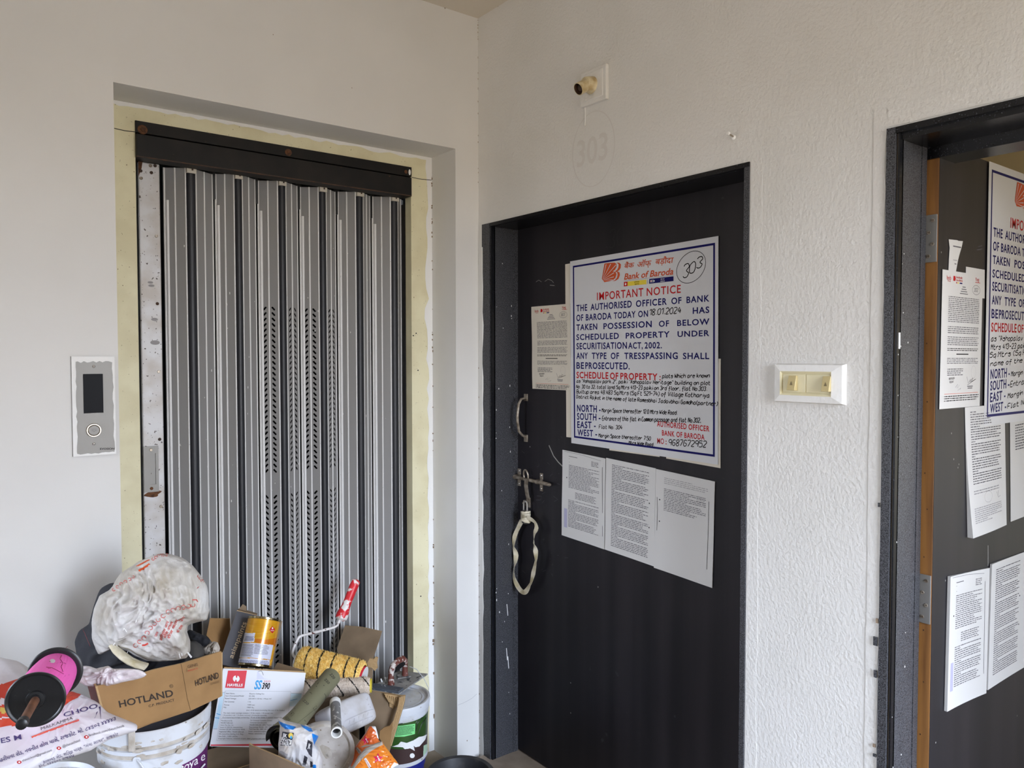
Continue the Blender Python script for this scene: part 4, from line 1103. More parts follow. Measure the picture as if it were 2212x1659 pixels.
        poly(bowl(0, 0, 1) + [(500, 640), (482, 620)], 'orange')
        poly([(696, 385), (735, 388), (758, 410), (755, 460), (735, 495), (705, 512), (738, 525), (744, 565), (722, 620), (680, 648), (630, 655), (672, 638), (700, 605), (712, 560), (704, 526), (672, 512), (704, 488), (722, 450), (724, 410)], 'orange')
        for (x, y) in ((545, 410), (610, 405), (690, 415), (660, 530), (655, 590), (640, 635)):
            a = Vector((490, 640)); b = Vector((x, y)); d_ = (b - a).normalized(); s_ = Vector((-d_.y, d_.x))
            poly([tuple(a + d_ * 20 - s_ * 1), tuple(b - s_ * 5), tuple(b + s_ * 5), tuple(a + d_ * 20 + s_ * 1)], 'poster', .0006)
        text(mb, 'Bank of Baroda', fn(CA(803, 632)), fn(CA(1515, 555)), fn(CA(812, 545)), 'orange', n, bold=.022, shear=.12)
        text(mb, 'बैंक', fn(CA(808, 470)), fn(CA(950, 452)), fn(CA(812, 398)), 'orange', n, bold=.014, shear=.1)
        text(mb, 'ऑफ़', fn(CA(995, 452)), fn(CA(1198, 428)), fn(CA(998, 374)), 'orange', n, bold=.014, shear=.1)
        text(mb, 'बड़ौदा', fn(CA(1258, 412)), fn(CA(1520, 385)), fn(CA(1262, 332)), 'orange', n, bold=.014, shear=.1)
        mb.ribbon([fn(CA(800, 650)), fn(CA(1520, 568))], .0006, n, 'ink', lift=.0004)
        poly([(802, 665), (855, 660), (852, 724), (800, 731)], 'red'); poly([(857, 660), (1128, 630), (1128, 698), (853, 724)], 'yellow')
        poly([(1168, 622), (1520, 583), (1520, 652), (1166, 691)], 'navy'); mb.ribbon([fn(CA(1145, 628)), fn(CA(1143, 692))], .0011, n, 'inkgrey', lift=.0004)
        poly([(815, 700), (828, 672), (832, 692), (842, 690), (826, 718)], 'white', .0007)
        poly([(1185, 640), (1206, 637), (1206, 668), (1185, 671)], 'white', .0007); poly([(1190, 646), (1201, 644), (1201, 662), (1190, 664)], 'red', .0009)
        poly([(1212, 636), (1240, 637), (1250, 650), (1240, 664), (1212, 668)], 'white', .0007); poly([(1212, 645), (1236, 646), (1240, 651), (1234, 658), (1212, 660)], 'navy', .0009)
        text(mb, 'विजया', fn(CA(950, 678)), fn(CA(1026, 670)), fn(CA(950, 662)), 'ink', n, lift=.0008); text(mb, 'VIJAYA', fn(CA(955, 706)), fn(CA(1023, 698)), fn(CA(955, 690)), 'ink', n, lift=.0008, bold=.01)
        text(mb, 'देना', fn(CA(1332, 636)), fn(CA(1392, 629)), fn(CA(1332, 620)), 'white', n, lift=.0008); text(mb, 'DENA', fn(CA(1332, 664)), fn(CA(1396, 657)), fn(CA(1332, 649)), 'white', n, lift=.0008, bold=.01)
    return pr
# letter template (metres on an A4 sheet), shared by both doors
def letter_print(no):
    def pr(mb, fn, n):
        w, h = .207, .295; X = lambda x: x * w; Y = lambda y: y * h
        T = lambda s, x0, x1, y, c, m, b=.01, sh=0: text(mb, s, fn(X(x0), Y(y)), fn(X(x1), Y(y)), fn(X(x0), Y(y - c)), m, n, bold=b, shear=sh)
        T('bob', .10, .20, .070, .032, 'red', .0); T('World', .12, .19, .085, .012, 'red', .0)
        mb.poly([fn(X(a), Y(b)) + Vector(n) * .0004 for a, b in ((.252, .073), (.30, .073), (.31, .055), (.30, .036), (.255, .036))][::-1], 'red')
        T('बैंक ऑफ़ बड़ौदा', .325, .475, .052, .014, 'red'); T('Bank of Baroda', .325, .478, .072, .015, 'red')
        prect(mb, fn, X(.325), Y(.080), X(.345), Y(.090), 'red', n); prect(mb, fn, X(.36), Y(.080), X(.39), Y(.090), 'yellow', n); prect(mb, fn, X(.41), Y(.080), X(.475), Y(.090), 'navy', n)
        hand(mb, 'Yog', fn(X(.80), Y(.05)), fn(X(.90), Y(.048)), fn(X(.80), Y(.025)), .0012, 'red', n, seed=2)
        prect(mb, fn, X(.80), Y(.060), X(.93), Y(.064), 'red', n)
        if no: 
            mb.ribbon([fn(X(.83 + .10 * cos(t)), Y(.122 + .036 * sin(t))) for t in [2 * pi * k / 24 for k in range(25)]], .0008, n, 'inkgrey', lift=.0004)
            hand(mb, no, fn(X(.77), Y(.135)), fn(X(.88), Y(.132)), fn(X(.77), Y(.108)), .001, 'inkgrey', n, seed=4)
        g = lambda x0, x1, y0, y1, k, m, **kw: greek(mb, lambda x, y: fn(X(x), Y(1 - y)), x0, x1, 1 - y1, 1 - y0, k, m, n, **kw)
        for i, (a, b) in enumerate(((.48, .56), (.46, .58), (.44, .60), (.42, .62))): prect(mb, fn, X(a), Y(.108 + i * .017), X(b), Y(.114 + i * .017), 'inkgrey', n)
        g(.15, .92, .185, .385, 14, 'inkgrey', seed=1, ragged=.0, h=.38); g(.15, .92, .41, .47, 4, 'inkgrey', seed=2, h=.38, ragged=.05); g(.15, .92, .488, .56, 5, 'inkgrey', seed=3, h=.38, ragged=.05)
        g(.15, .92, .575, .602, 2, 'ink', seed=4, h=.4, ragged=.3); prect(mb, fn, X(.37), Y(.622), X(.67), Y(.630), 'ink', n)
        g(.15, .92, .65, .70, 4, 'inkgrey', seed=5, h=.38, ragged=.1); g(.16, .55, .73, .79, 4, 'inkgrey', seed=6, h=.4, ragged=.3)
        hand(mb, '18/01/2024', fn(X(.20), Y(.82)), fn(X(.34), Y(.815)), fn(X(.20), Y(.805)), .0007, 'inkgrey', n, seed=7); hand(mb, 'Rajkot', fn(X(.22), Y(.845)), fn(X(.32), Y(.84)), fn(X(.22), Y(.828)), .0007, 'inkgrey', n, seed=8)
        mb.ribbon([fn(X(a), Y(b)) for a, b in ((.64, .80), (.68, .85), (.74, .82), (.72, .845), (.80, .81), (.76, .84), (.88, .82), (.66, .865))], .0008, n, 'ink', lift=.0004)
        mb.ribbon([fn(X(a), Y(b)) for a, b in ((.36, .88), (.42, .855), (.40, .885), (.46, .86), (.42, .905), (.50, .885), (.48, .90))], .0007, n, 'inkgrey', lift=.0004)
        mb.ribbon([fn(X(.81 + .06 * cos(t)), Y(.765 + .05 * sin(t))) for t in [2 * pi * k / 24 for k in range(25)]], .0004, n, 'inkpale', lift=.0004)
        prect(mb, fn, X(.66), Y(.872), X(.80), Y(.879), 'inkgrey', n); prect(mb, fn, X(.67), Y(.886), X(.79), Y(.893), 'inkgrey', n)
        prect(mb, fn, X(.10), Y(.925), X(.94), Y(.928), 'orange', n)
        g(.10, .96, .935, .985, 3, 'ink', seed=9, h=.4, ragged=.2)
    return pr
def page_print(kind):
    def pr(mb, fn, n):
        w, h = .21, .297; X = lambda x: x * w; Y = lambda y: y * h
        g = lambda x0, x1, y0, y1, k, m, **kw: greek(mb, lambda x, y: fn(X(x), Y(1 - y)), x0, x1, 1 - y1, 1 - y0, k, m, n, **kw)
        dot = lambda x, y, rr_=.0022: mb.poly([fn(X(x) + cos(a) * rr_, Y(y) + sin(a) * rr_) + Vector(n) * .0004 for a in [2 * pi * k / 12 for k in range(12)]], 'ink')
        if kind == 1:
            prect(mb, fn, X(.16), Y(.055), X(.36), Y(.061), 'inkgrey', n); mb.ribbon([fn(X(.05), Y(.012)), fn(X(.5), Y(.016)), fn(X(.9), Y(.035))], .0008, n, 'inkgrey', lift=.0004)
            g(.68, .84, .06, .12, 4, 'inkgrey', seed=2); dot(.17, .085, .001); dot(.17, .125, .001)
            g(.16, .86, .15, .42, 17, 'inkgrey', seed=3, ragged=.35, h=.38); g(.32, .80, .45, .53, 5, 'inkgrey', seed=4, h=.38); g(.16, .86, .55, .87, 19, 'inkgrey', seed=5, para=6, h=.38)
            dot(.11, .31); mb.ribbon([fn(X(.93), Y(.1)), fn(X(.945), Y(.5)), fn(X(.955), Y(.86))], .0018, n, 'inkgrey', lift=.0004)
            prect(mb, fn, X(.06), Y(.67), X(.135), Y(.89), 'violetpale', n)
        elif kind == 2:
            g(.13, .88, .05, .94, 50, 'inkgrey', seed=6, para=7, h=.38); dot(.90, .37); dot(.90, .62)
        elif kind == 3:
            g(.16, .93, .06, .13, 4, 'inkpale', seed=7, ragged=.4, h=.36); g(.74, .88, .17, .23, 4, 'inkpale', seed=8); g(.16, .9, .17, .40, 14, 'inkgrey', seed=9, ragged=.7, h=.36)
            dot(.085, .30); dot(.085, .52)
            mb.ribbon([fn(X(.035), Y(.28)), fn(X(.045), Y(.4)), fn(X(.04), Y(.62))], .0014, n, 'ink', lift=.0004); mb.ribbon([fn(X(.95), Y(.2)), fn(X(.945), Y(.5)), fn(X(.94), Y(.85))], .0014, n, 'ink', lift=.0004)
        elif kind == 4:
            g(.12, .92, .03, .62, 30, 'inkgrey', seed=10, para=6, h=.38); g(.12, .9, .66, .70, 2, 'inkpale', seed=11)
            mb.ribbon([fn(X(.5 + .11 * cos(t)), Y(.74 + .045 * sin(t))) for t in [2 * pi * k / 24 for k in range(25)]], .0006, n, 'inkpale', lift=.0004)
            mb.ribbon([fn(X(a), Y(b)) for a, b in ((.75, .72), (.78, .76), (.80, .71), (.79, .77), (.86, .76))], .0008, n, 'inkgrey', lift=.0004)
            g(.10, .9, .80, .93, 8, 'inkpale', seed=12, ragged=.6)
        elif kind == 5:
            g(.15, .6, .05, .28, 10, 'inkgrey', seed=13, ragged=.6)
    return pr
M['violetpale'] = mat('pale_violet_stamp', srgb(168, 166, 192), 0.7)
wave = lambda a, b, c: (lambda u, v: a * (1 + sin(b * u * 6.3 + c)) * .5 + a * .4 * (1 + sin(v * 9 + c * 2)))

# sheets showing from under the big notice on the closed door
mp, w, h = on_plane((1221.5, 571), (1262, 564), (1224, 944), dp)
sheet('paper_sheet', mp, w, h, 'paperc', NX, 'long cream paper strip peeping out left of the big notice on the closed door', 'paper', lift0=.0006)
mp, w, h = on_plane((1316.5, 938), (1425, 950), (1316.8, 972.5), dp)
sheet('paper_sheet', mp, w, h, 'paperc', NX, 'cream paper peeping out under the bottom edge of the big notice', 'paper', lift0=.0006,
      printer=lambda mb, fn, n: greek(mb, lambda x, y: fn(x * w, (1 - y) * h), .15, .85, .22, .42, 1, 'inkgrey', n, h=.5))
mp, w, h = on_plane((1424, 950), (1551, 985), (1423, 990), dp)
mp_, w_, h_ = on_plane((1440, 770), (1557.8, 775), (1440, 985), dp)
sheet('paper_sheet', mp_, w_, hx(1548, 990, LX).z and (dp(1557, 775) - dp(1549, 1010)).length, 'paperc', NX, 'paper sheet peeping out at the lower right corner of the big notice', 'paper', lift0=.0014)
# letter
mp, w, h = on_plane((1150, 663), (1233, 656), (1152, 839.5), dp)
sheet('letter_sheet', mp, w, h, 'paperc', NX, 'cream headed letter with circled number, left of the notice on the closed door', 'letter', printer=letter_print('303'), curl=wave(.002, 1, .4), lift0=.0014)
# big notice
A0, A1, A2, A3 = dp(1232.3, 565), dp(1557.4, 507.2), dp(1236.6, 957), dp(1549, 1003)
ub = (B1 - B0).normalized(); vb = Vector((0, 0, -1)); vb = (vb - ub * vb.dot(ub)).normalized()
m0 = uv(1232.3, 566); m1 = uv(1557.4, 508); m2_ = uv(1236.6, 957); m3 = uv(1549, 1003)
mgl, mgt = -(m0[0] + m2_[0]) / 2, -(m0[1] + m1[1]) / 2
NW = (m1[0] + m3[0]) / 2 + mgl; NH = (m2_[1] + m3[1]) / 2 + mgt
notice_print.mg = (mgl, mgt)
BC = lambda x, y: (B0 * (1 - x / BW) * (1 - y / BH) + B1 * (x / BW) * (1 - y / BH) + B2 * (1 - x / BW) * (y / BH) + B3 * (x / BW) * (y / BH))
sheet('notice_poster', lambda x, y: BC(x - mgl, y - mgt), NW, NH, 'poster', NX, 'big bank notice with navy border on the closed door, numbered 303 in a circle', 'notice', printer=notice_print(False), lift0=.0026, thick=.0008, NU=1, NV=1)
for (a, b, c, k, lab) in (((1216.8, 971.4), (1309.3, 990.5), (1214.6, 1155.5), 1, 'left page of the three stuck in a row under the notice on the closed door'),
                          ((1310.9, 988.8), (1418, 1011.6), (1308.2, 1186.4), 2, 'densely printed middle page of the three under the notice on the closed door'),
                          ((1418.7, 1012.8), (1546.2, 1040), (1414.3, 1225.7), 3, 'mostly blank right page of the three under the notice on the closed door')):
    mp, w, h = on_plane(a, b, c, dp)
    sheet('printed_page', mp, w, h, 'paper', NX, lab, 'page', 'pages under the notice on the closed door', printer=page_print(k), lift0=.0008 + .0004 * k, curl=wave(.0012, .8, k))
# the open door's papers
n0 = d2p(2138.5, 366.5); n2 = d2p(2127, 901)
s2 = (n0.z - n2.z) / BH
def mp2(x, y): return Vector((n0.x + (x - mgl) * s2, L2Y, n0.z - (y - mgt) * s2))
sheet('notice_poster', mp2, NW, NH, 'poster', NY, 'big bank notice with navy border on the open door, cut off by the photo edge', 'notice', printer=notice_print(True), lift0=.003, thick=.0008, NU=1, NV=1)
mp, w, h = on_plane((2034, 582), (2137, 598), (2027, 884), d2p)
sheet('letter_sheet', mp, .207, h, 'paper', NY, 'white headed letter left of the notice on the open door', 'letter', printer=letter_print('302'), lift0=.0016)
mp, w, h = on_plane((2085.5, 576), (2126, 583), (2085.5, 640), d2p)
sheet('paper_sheet', mp, w, h, 'paper', NY, 'blank white paper edge sticking up behind the letter on the open door', 'paper', lift0=.0006)
tl, tr, br, bl = (2048, 517), (2078.5, 521), (2063, 586), (2047, 584)
o_ = d2p(*tl)
L2 = lambda x, y: Vector((o_.x + x, L2Y, o_.z - y))
ol = [(d2p(*q).x - o_.x, o_.z - d2p(*q).z) for q in (tl, (2066, 519), (2069, 520.5), (2078.5, 521), (2076, 533), (2071, 550), (2068, 562), (2063.5, 586), (2063, 596), (2047, 594), (2048.5, 560), (2050, 535))]
def slip_print(mb, fn, n):
    pr_ = lambda a, b, m: prect(mb, fn, d2p(*a).x - o_.x, o_.z - d2p(*a).z, d2p(*b).x - o_.x, o_.z - d2p(*b).z, m, n)
    pr_((2057, 533), (2074, 533.6), 'inkgrey'); pr_((2057, 562), (2065.5, 562.6), 'inkgrey'); pr_((2060, 569), (2064, 571.5), 'inkgrey')
sheet('paper_slip', L2, .1, .1, 'paper', NY, 'torn white paper slip above the letter on the open door', 'paper', lift0=.001, outline=ol, printer=slip_print)
mp, w, h = on_plane((2083, 880), (2168.5, 872), (2089, 1161), d2p)
sheet('printed_page', mp, w, h, 'paper', NY, 'printed page hanging below the letter on the open door', 'page', printer=page_print(4), lift0=.0008, curl=lambda u, v: .012 * v * v * (1 - u) + .002 * sin(u * 3))
mp, w, h = on_plane((2180.5, 905), (2260, 890), (2182, 1127), d2p)
sheet('printed_page', mp, w, h, 'paper', NY, 'sparsely printed page below the notice on the open door, at the photo edge', 'page', printer=page_print(5), lift0=.0008)
mp, w, h = on_plane((2046, 1244.5), (2133.5, 1226), (2038.5, 1535), d2p)
sheet('printed_page', mp, w, h, 'paper', NY, 'left page of the two low on the open door', 'page', 'pages low on the open door', printer=page_print(1), lift0=.0010, curl=lambda u, v: .006 * (1 - u) * (1 - u) + .003 * u * u)
mp, w, h = on_plane((2137, 1218), (2222, 1188), (2128, 1489), d2p)
sheet('printed_page', mp, w, h, 'paper', NY, 'right page of the two low on the open door', 'page', 'pages low on the open door', printer=page_print(2), lift0=.0016, curl=lambda u, v: .004 * (1 - u) * (1 - u))
# ================================================================== THE HEAP IN FRONT OF THE GATE
def crop(x0, y0, s): return lambda x, y: (x0 + x / s, y0 + y / s)
C1, C2, C3 = crop(150, 1180, 5.53), crop(0, 1400, 6.407), crop(200, 1400, 6.407)
C4, C5, C6 = crop(440, 1310, 7.542), crop(440, 1430, 7.9), crop(620, 1230, 5.925)
C7, C8 = crop(560, 1440, 7.574), crop(740, 1440, 6.9125)
def px_poly(mb, pts, m, surf, lift=.0005, n=1):
    mb.poly([surf(p, lift) for p in pts], m)
def px_fan(mb, pts, m, surf, lift=.0005, sub=3):
    """filled outline that follows a curved surface"""
    c = (sum(p[0] for p in pts) / len(pts), sum(p[1] for p in pts) / len(pts)); fine = []
    for i, p in enumerate(pts):
        q = pts[(i + 1) % len(pts)]
        for k in range(3): fine.append((p[0] + (q[0] - p[0]) * k / 3, p[1] + (q[1] - p[1]) * k / 3))
    K = len(fine); vs = [surf(c, lift)]; fs = []
    for j in range(1, sub + 1):
        t = j / sub
        vs += [surf((c[0] + (p[0] - c[0]) * t, c[1] + (p[1] - c[1]) * t), lift) for p in fine]
    for k in range(K):
        kk = (k + 1) % K; fs.append([0, 1 + k, 1 + kk])
        for j in range(sub - 1): a = 1 + j * K; fs.append([a + k, a + K + k, a + K + kk, a + kk])
    mb.add(vs, fs, m)
def px_line(mb, pts, w, m, surf, lift=.0006, sub=4):
    q = []
    for i in range(len(pts) - 1):
        for k in range(sub): q.append(tuple(pts[i][j] + (pts[i + 1][j] - pts[i][j]) * k / sub for j in (0, 1)))
    q.append(pts[-1])
    mb.ribbon([surf(p, lift) for p in q], w, FW, m)
def px_greek(mb, TL, TR, BR, BL, lines, m, surf, seed=1, lift=.0006, **kw):
    def fn(x, y):
        v = 1 - y
        return surf(tuple(TL[i] * (1 - x) * (1 - v) + TR[i] * x * (1 - v) + BR[i] * x * v + BL[i] * (1 - x) * v for i in (0, 1)), lift)
    greek(mb, fn, 0, 1, 0, 1, lines, m, (0, -1, 0), seed=seed, lift=0, **kw)
def star(c, r1, r2, rot=0): return [(c[0] + cos(rot + pi * k / 5) * (r1 if k % 2 == 0 else r2), c[1] + sin(rot + pi * k / 5) * (r1 if k % 2 == 0 else r2)) for k in range(10)]

# cartons that carry the heap
def carton(name, lo, hi, label, parts=True):
    mb = MB().box(lo, hi, 'carddull')
    x0, y0, z0 = lo; x1, y1, z1 = hi
    mb.box((x0, (y0 + y1) / 2 - .002, z1), (x1, (y0 + y1) / 2 + .002, z1 + .001), 'cardedge')
    return tag(build(mb, name, base=((x0 + x1) / 2, (y0 + y1) / 2, z0), bevel=.003), label, 'carton')
carton('cardboard_carton', (-1.62, -.60, 0), (-1.045, -.08, .25), 'low brown carton at the very bottom, under the white buckets on the left')
carton('cardboard_carton', (-1.035, -.320, 0), (-.60, -.006, .345), 'brown carton under the white fan carton, dark in the gap below it')
carton('cardboard_carton', (-1.02, -.78, 0), (-.57, -.415, .30), 'low brown carton in front, under the crumpled white bag and dirty lid')
carton('cardboard_carton', (-.83, .002, 0), (-.49, .135, .385), 'tall brown carton against the gate, under the yellow roller')

# ---------------------------------------------------------------- buckets on the left
def bucket_body(mb, c, z0, prof, m='bucket', n=72): mb.lathe(prof, (c[0], c[1], z0), (0, 0, 1), m, n=n)
bc = P(334, 1560, 1.95); zc0 = .25
b1 = thing('paint_bucket', (bc.x, bc.y, zc0), 'white paint bucket with purple label, grimy rim rings, under the brown printed box', 'bucket')
mb = MB(); H = .37
prof = [(0, 0), (.108, 0), (.112, .004), (.1235, .268), (.1235, .272), (.1285, .273), (.1295, .300), (.1255, .301), (.1255, .312), (.1305, .313), (.1310, .322), (.1262, .323), (.1262, .333), (.1318, .334), (.1330, .352), (.1335, .368), (.131, .370), (.1275, .368), (.126, .345), (.125, .33)]
mm = ['bucket'] * (len(prof) - 1)
for i in (7, 8, 11, 12): mm[i] = 'grime'
mb.lathe(prof, (bc.x, bc.y, zc0), (0, 0, 1), 'bucket', n=96, mats=mm)
rr = random.Random(21)
for k in range(34):      # dried putty on the rings
    px, py = rr.uniform(232, 440), 0
    a = rr.uniform(pi * 1.02, pi * 1.85); h = rr.choice((.276, .285, .302, .314, .318, .326, .336, .345)); r_ = .1305 if h < .3 else .1325
    c = Vector((bc.x + cos(a) * r_, bc.y + sin(a) * r_, zc0 + h)); tn = Vector((-sin(a), cos(a), 0)); w = rr.uniform(.004, .016); hh = rr.uniform(.002, .006); out = Vector((cos(a), sin(a), 0))
    mb.add([c + out * .0016] + [c + tn * (w * cos(t) * rr.uniform(.7, 1.2)) + Vector((0, 0, hh * sin(t) * rr.uniform(.6, 1.3))) - out * .001 for t in [2 * pi * q / 10 for q in range(10)]], [[0, 1 + q, 1 + (q + 1) % 10] for q in range(10)], 'grime')
build(mb, 'bucket_body', b1, sharp=40, doubles=False)
mb = MB().lathe([(0, .352), (.112, .352), (.116, .356), (.1262, .356)], (bc.x, bc.y, zc0), (0, 0, 1), 'inkgrey', n=64); build(mb, 'lid', b1)  # dark grey disc stands in for the bucket's shadowed inside
mb = MB(); a0, a1 = -1.30, .35
vs = []
mb.lathe([(.1135 + .0115 * .02 / .264, .03), (.1233 - .0004, .2625)], (bc.x, bc.y, zc0), (0, 0, 1), 'purple', n=40, a0=a0, a1=a1)
for f in range(len(mb.v)):
    d_ = Vector((mb.v[f].x - bc.x, mb.v[f].y - bc.y, 0)).normalized(); mb.v[f] += d_ * .0009
sl = Surf(mb)
text_on(mb, 'royale', C3(1215, 1738), C3(1560, 1538), C3(1205, 1622), 'white', sl, shear=.1)
for k in range(3):
    px_fan(mb, [(405 + k * 3.6 + cos(t) * 1.2, 1652.5 - k * 1.5 + sin(t) * .9) for t in [2 * pi * q / 8 for q in range(8)]], 'white', sl, sub=1)
build(mb, 'label', b1, doubles=False)['label'] = 'purple bucket label'
mb = MB(); e = Surf(MB().lathe(prof, (bc.x, bc.y, zc0), (0, 0, 1), 'bucket', n=96))
s0 = e((297, 1640), .004); s1 = e((310, 1655), .012); s2 = e((330, 1690), .012)
mb.tube([s0, s0.lerp(s1, .4) + Vector((0, -.006, .002)), s1, s2, e((380, 1715), .012), e((438, 1650), .012)], .0022, 'bucket', n=8)
mb.lathe([(.009, 0), (.009, .004), (0, .005)], e((296, 1641), -.001), (s1 - Vector((bc.x, bc.y, s1.z))).normalized(), 'bucket', n=16)
build(mb, 'wire_handle', b1)
mb = MB(); t0 = e((284, 1596), .003); mb.obox(t0 + Vector((-.007, 0, -.03)), (.014, -.006, 0), (.003, .010, 0), (0, 0, .05), 'grime'); build(mb, 'catch', b1, bevel=.002)

b2c = P(86, 1650, 1.72)
b2 = thing('paint_bucket', (b2c.x, b2c.y, .25), 'white bucket at the bottom left corner, under the printed sack', 'bucket')
mb = MB().lathe([(0, 0), (.095, 0), (.11, .24), (.114, .241), (.1145, .26), (.111, .262), (.111, .268), (.1155, .27), (.116, .292), (.113, .294), (.108, .28)], (b2c.x, b2c.y, .25), (0, 0, 1), 'bucket', n=64)
build(mb, 'bucket_body', b2)
mb = MB().lathe([(0, .284), (.108, .284), (.113, .293)], (b2c.x, b2c.y, .25), (0, 0, 1), 'bucket', n=48); build(mb, 'lid', b2)

# ---------------------------------------------------------------- printed sack, kite-string reel
sp = [(-70, 1440), (-10, 1418), (40, 1428), (72, 1450), (110, 1470), (150, 1492), (176, 1500), (198, 1511), (214, 1520), (232, 1538), (262, 1551), (297, 1565), (296, 1579), (270, 1587), (232, 1600), (196, 1621), (160, 1633), (100, 1655), (40, 1680), (-70, 1710)]
redz = [(-80, 1482), (0, 1478), (40, 1467), (75, 1459), (150, 1478), (176, 1499), (168, 1507), (150, 1516), (140, 1524), (104, 1546), (60, 1562), (30, 1568), (0, 1570), (-80, 1576)]
def sackm(p, c):
    if inpoly(p, redz):
        for cx, cy, r_ in ((24, 1499, 10), (4, 1516, 9), (-20, 1500, 12), (30, 1520, 8)):
            if (p[0] - cx) ** 2 + (p[1] - cy) ** 2 * 1.6 < r_ * r_: return 'bprint'
        for cx, cy, r_ in ((26, 1503, 5), (8, 1534, 9)):
            if (p[0] - cx) ** 2 + (p[1] - cy) ** 2 * 1.8 < r_ * r_: return 'byellow'
        if 1549 < p[1] + (p[0] - 10) * .12 < 1552 and p[0] < 60: return 'bprint'
        return 'bred'
mb = MB(); blob(mb, sp, 1.695, .04, .05, 'bprint', N=280, R=76, amp=.009, freq=16, seed=2.0, mfn=sackm, tilt=(.00025, -.0008))
ss = Surf(mb); mb2 = MB()
T = lambda s, a, b, t, m, **k: text_on(mb, s, C2(*a), C2(*b), C2(*t), m, ss, lift=.0012, **k)
T('CHOOL', (890, 955), (1440, 800), (872, 900), 'violet', bold=.01); T('ES M', (20, 1318), (300, 1262), (8, 1250), 'violet', bold=.012)
T('MALKAMMA', (570, 1140), (1010, 985), (565, 1100), 'inkgrey')
px_line(mb, [C2(440, 1238), C2(640, 1160), C2(860, 1080), C2(1095, 998)], .0042, 'bred', ss, lift=.0012)
T('હરીધવા રોડ, નવનીત હોલ પાસે, રાજકોટ. મો. ૮૪૬૦૨ ૪૪૪૪૩', (0, 1580), (1605, 995), (-10, 1530), 'violet', bold=.012)
T('theuschool@gmail.com', (310, 1575), (720, 1425), (303, 1545), 'inkgrey'); T('@theuschool', (870, 1380), (1110, 1290), (862, 1345), 'inkgrey'); T('facebook.com/theuschools', (1230, 1225), (1720, 1090), (1222, 1190), 'inkgrey')
T('કાલાવડ રોડ, શિવમ પાર્ક, "ગંગા સાગર", રાજકોટ', (600, 1600), (1640, 1205), (590, 1560), 'violet'); T('ફોન. ૨૪૪૬૦૨ રાજકોટ', (540, 1650), (1030, 1495), (532, 1620), 'violet')
for x, y in ((266, 1580), (815, 1385), (1195, 1232)):
    c = C2(x, y); px_fan(mb, [(c[0] + cos(t) * 5, c[1] + sin(t) * 3.6) for t in [2 * pi * q / 12 for q in range(12)]], 'red', ss, lift=.0012, sub=1)
    px_fan(mb, [(c[0] + cos(t) * 2.4, c[1] + sin(t) * 1.7) for t in [2 * pi * q / 8 for q in range(8)]], 'white', ss, lift=.002, sub=1)
tag(build(mb, 'printed_sack', base=P(90, 1640, 1.74), doubles=False, sharp=60), 'white and orange-red printed plastic sack with school lettering, lying under the pink reel', 'sack')

f0, f1 = P(77, 1511, 1.53), P(120, 1452, 1.68)
ax = (f0 - f1).normalized()
rl = thing('kite_string_reel', f1, 'kite-string reel wound with pink thread, black discs and a wooden handle, at left', 'thread reel')
Lr = (f0 - f1).length
mb = MB().lathe([(.0, .004), (.042, .004), (.0435, Lr * .1), (.0455, Lr * .3), (.046, Lr * .5), (.0445, Lr * .75), (.042, Lr * .92), (.041, Lr - .004), (0, Lr - .004)], f1, ax, 'pink', n=40)
rs = Surf(mb); rr = random.Random(3)
px_line(mb, [C2(855, 100), C2(830, 150), C2(870, 210), C2(845, 260), C2(870, 330)], .0014, 'maroon', rs); px_line(mb, [C2(640, 265), C2(720, 275), C2(790, 310), C2(880, 360)], .0012, 'maroon', rs)
for k in range(12):
    a = C2(rr.uniform(560, 960), rr.uniform(170, 640)); px_line(mb, [a, (a[0] + rr.uniform(-6, 6), a[1] + rr.uniform(-3, 3))], .0008, 'maroon', rs, sub=2)
px_fan(mb, [(C2(728, 180)[0] + cos(t) * 6, C2(728, 180)[1] + sin(t) * 4.5) for t in [2 * pi * q / 10 for q in range(10)]], 'wrap', rs, sub=2)
build(mb, 'thread', rl, doubles=False)
def disc(o, s):
    m2 = MB().lathe([(0, 0), (.047, 0), (.0515, .0005), (.0535, .002), (.0535, .0055), (.0515, .007), (.049, .0062), (.047, .0045), (.018, .0045), (.0165, .0075), (.0115, .0085), (.0115, .012), (0, .012)], o, s, 'black', n=56)
    return build(m2, 'disc', rl)
disc(f0 - ax * .004, ax); disc(f1 + ax * .004, -ax)
tip = P(46, 1566, 1.40)
mb = MB().tube([f0 - ax * .002, f0.lerp(tip, .9)], [.0082, .0078], 'stick', n=16); hd = build(mb, 'handle', rl)
build(MB().tube([f0.lerp(tip, .86), f0.lerp(tip, .985), tip], [.0098, .0098, .006], 'black', n=18), 'handle_cap', hd)
build(MB().tube([P(132, 1418, 1.70), P(137, 1405, 1.72), P(146, 1396, 1.75)], .0006, 'maroon', n=5), 'loose_thread', rl)

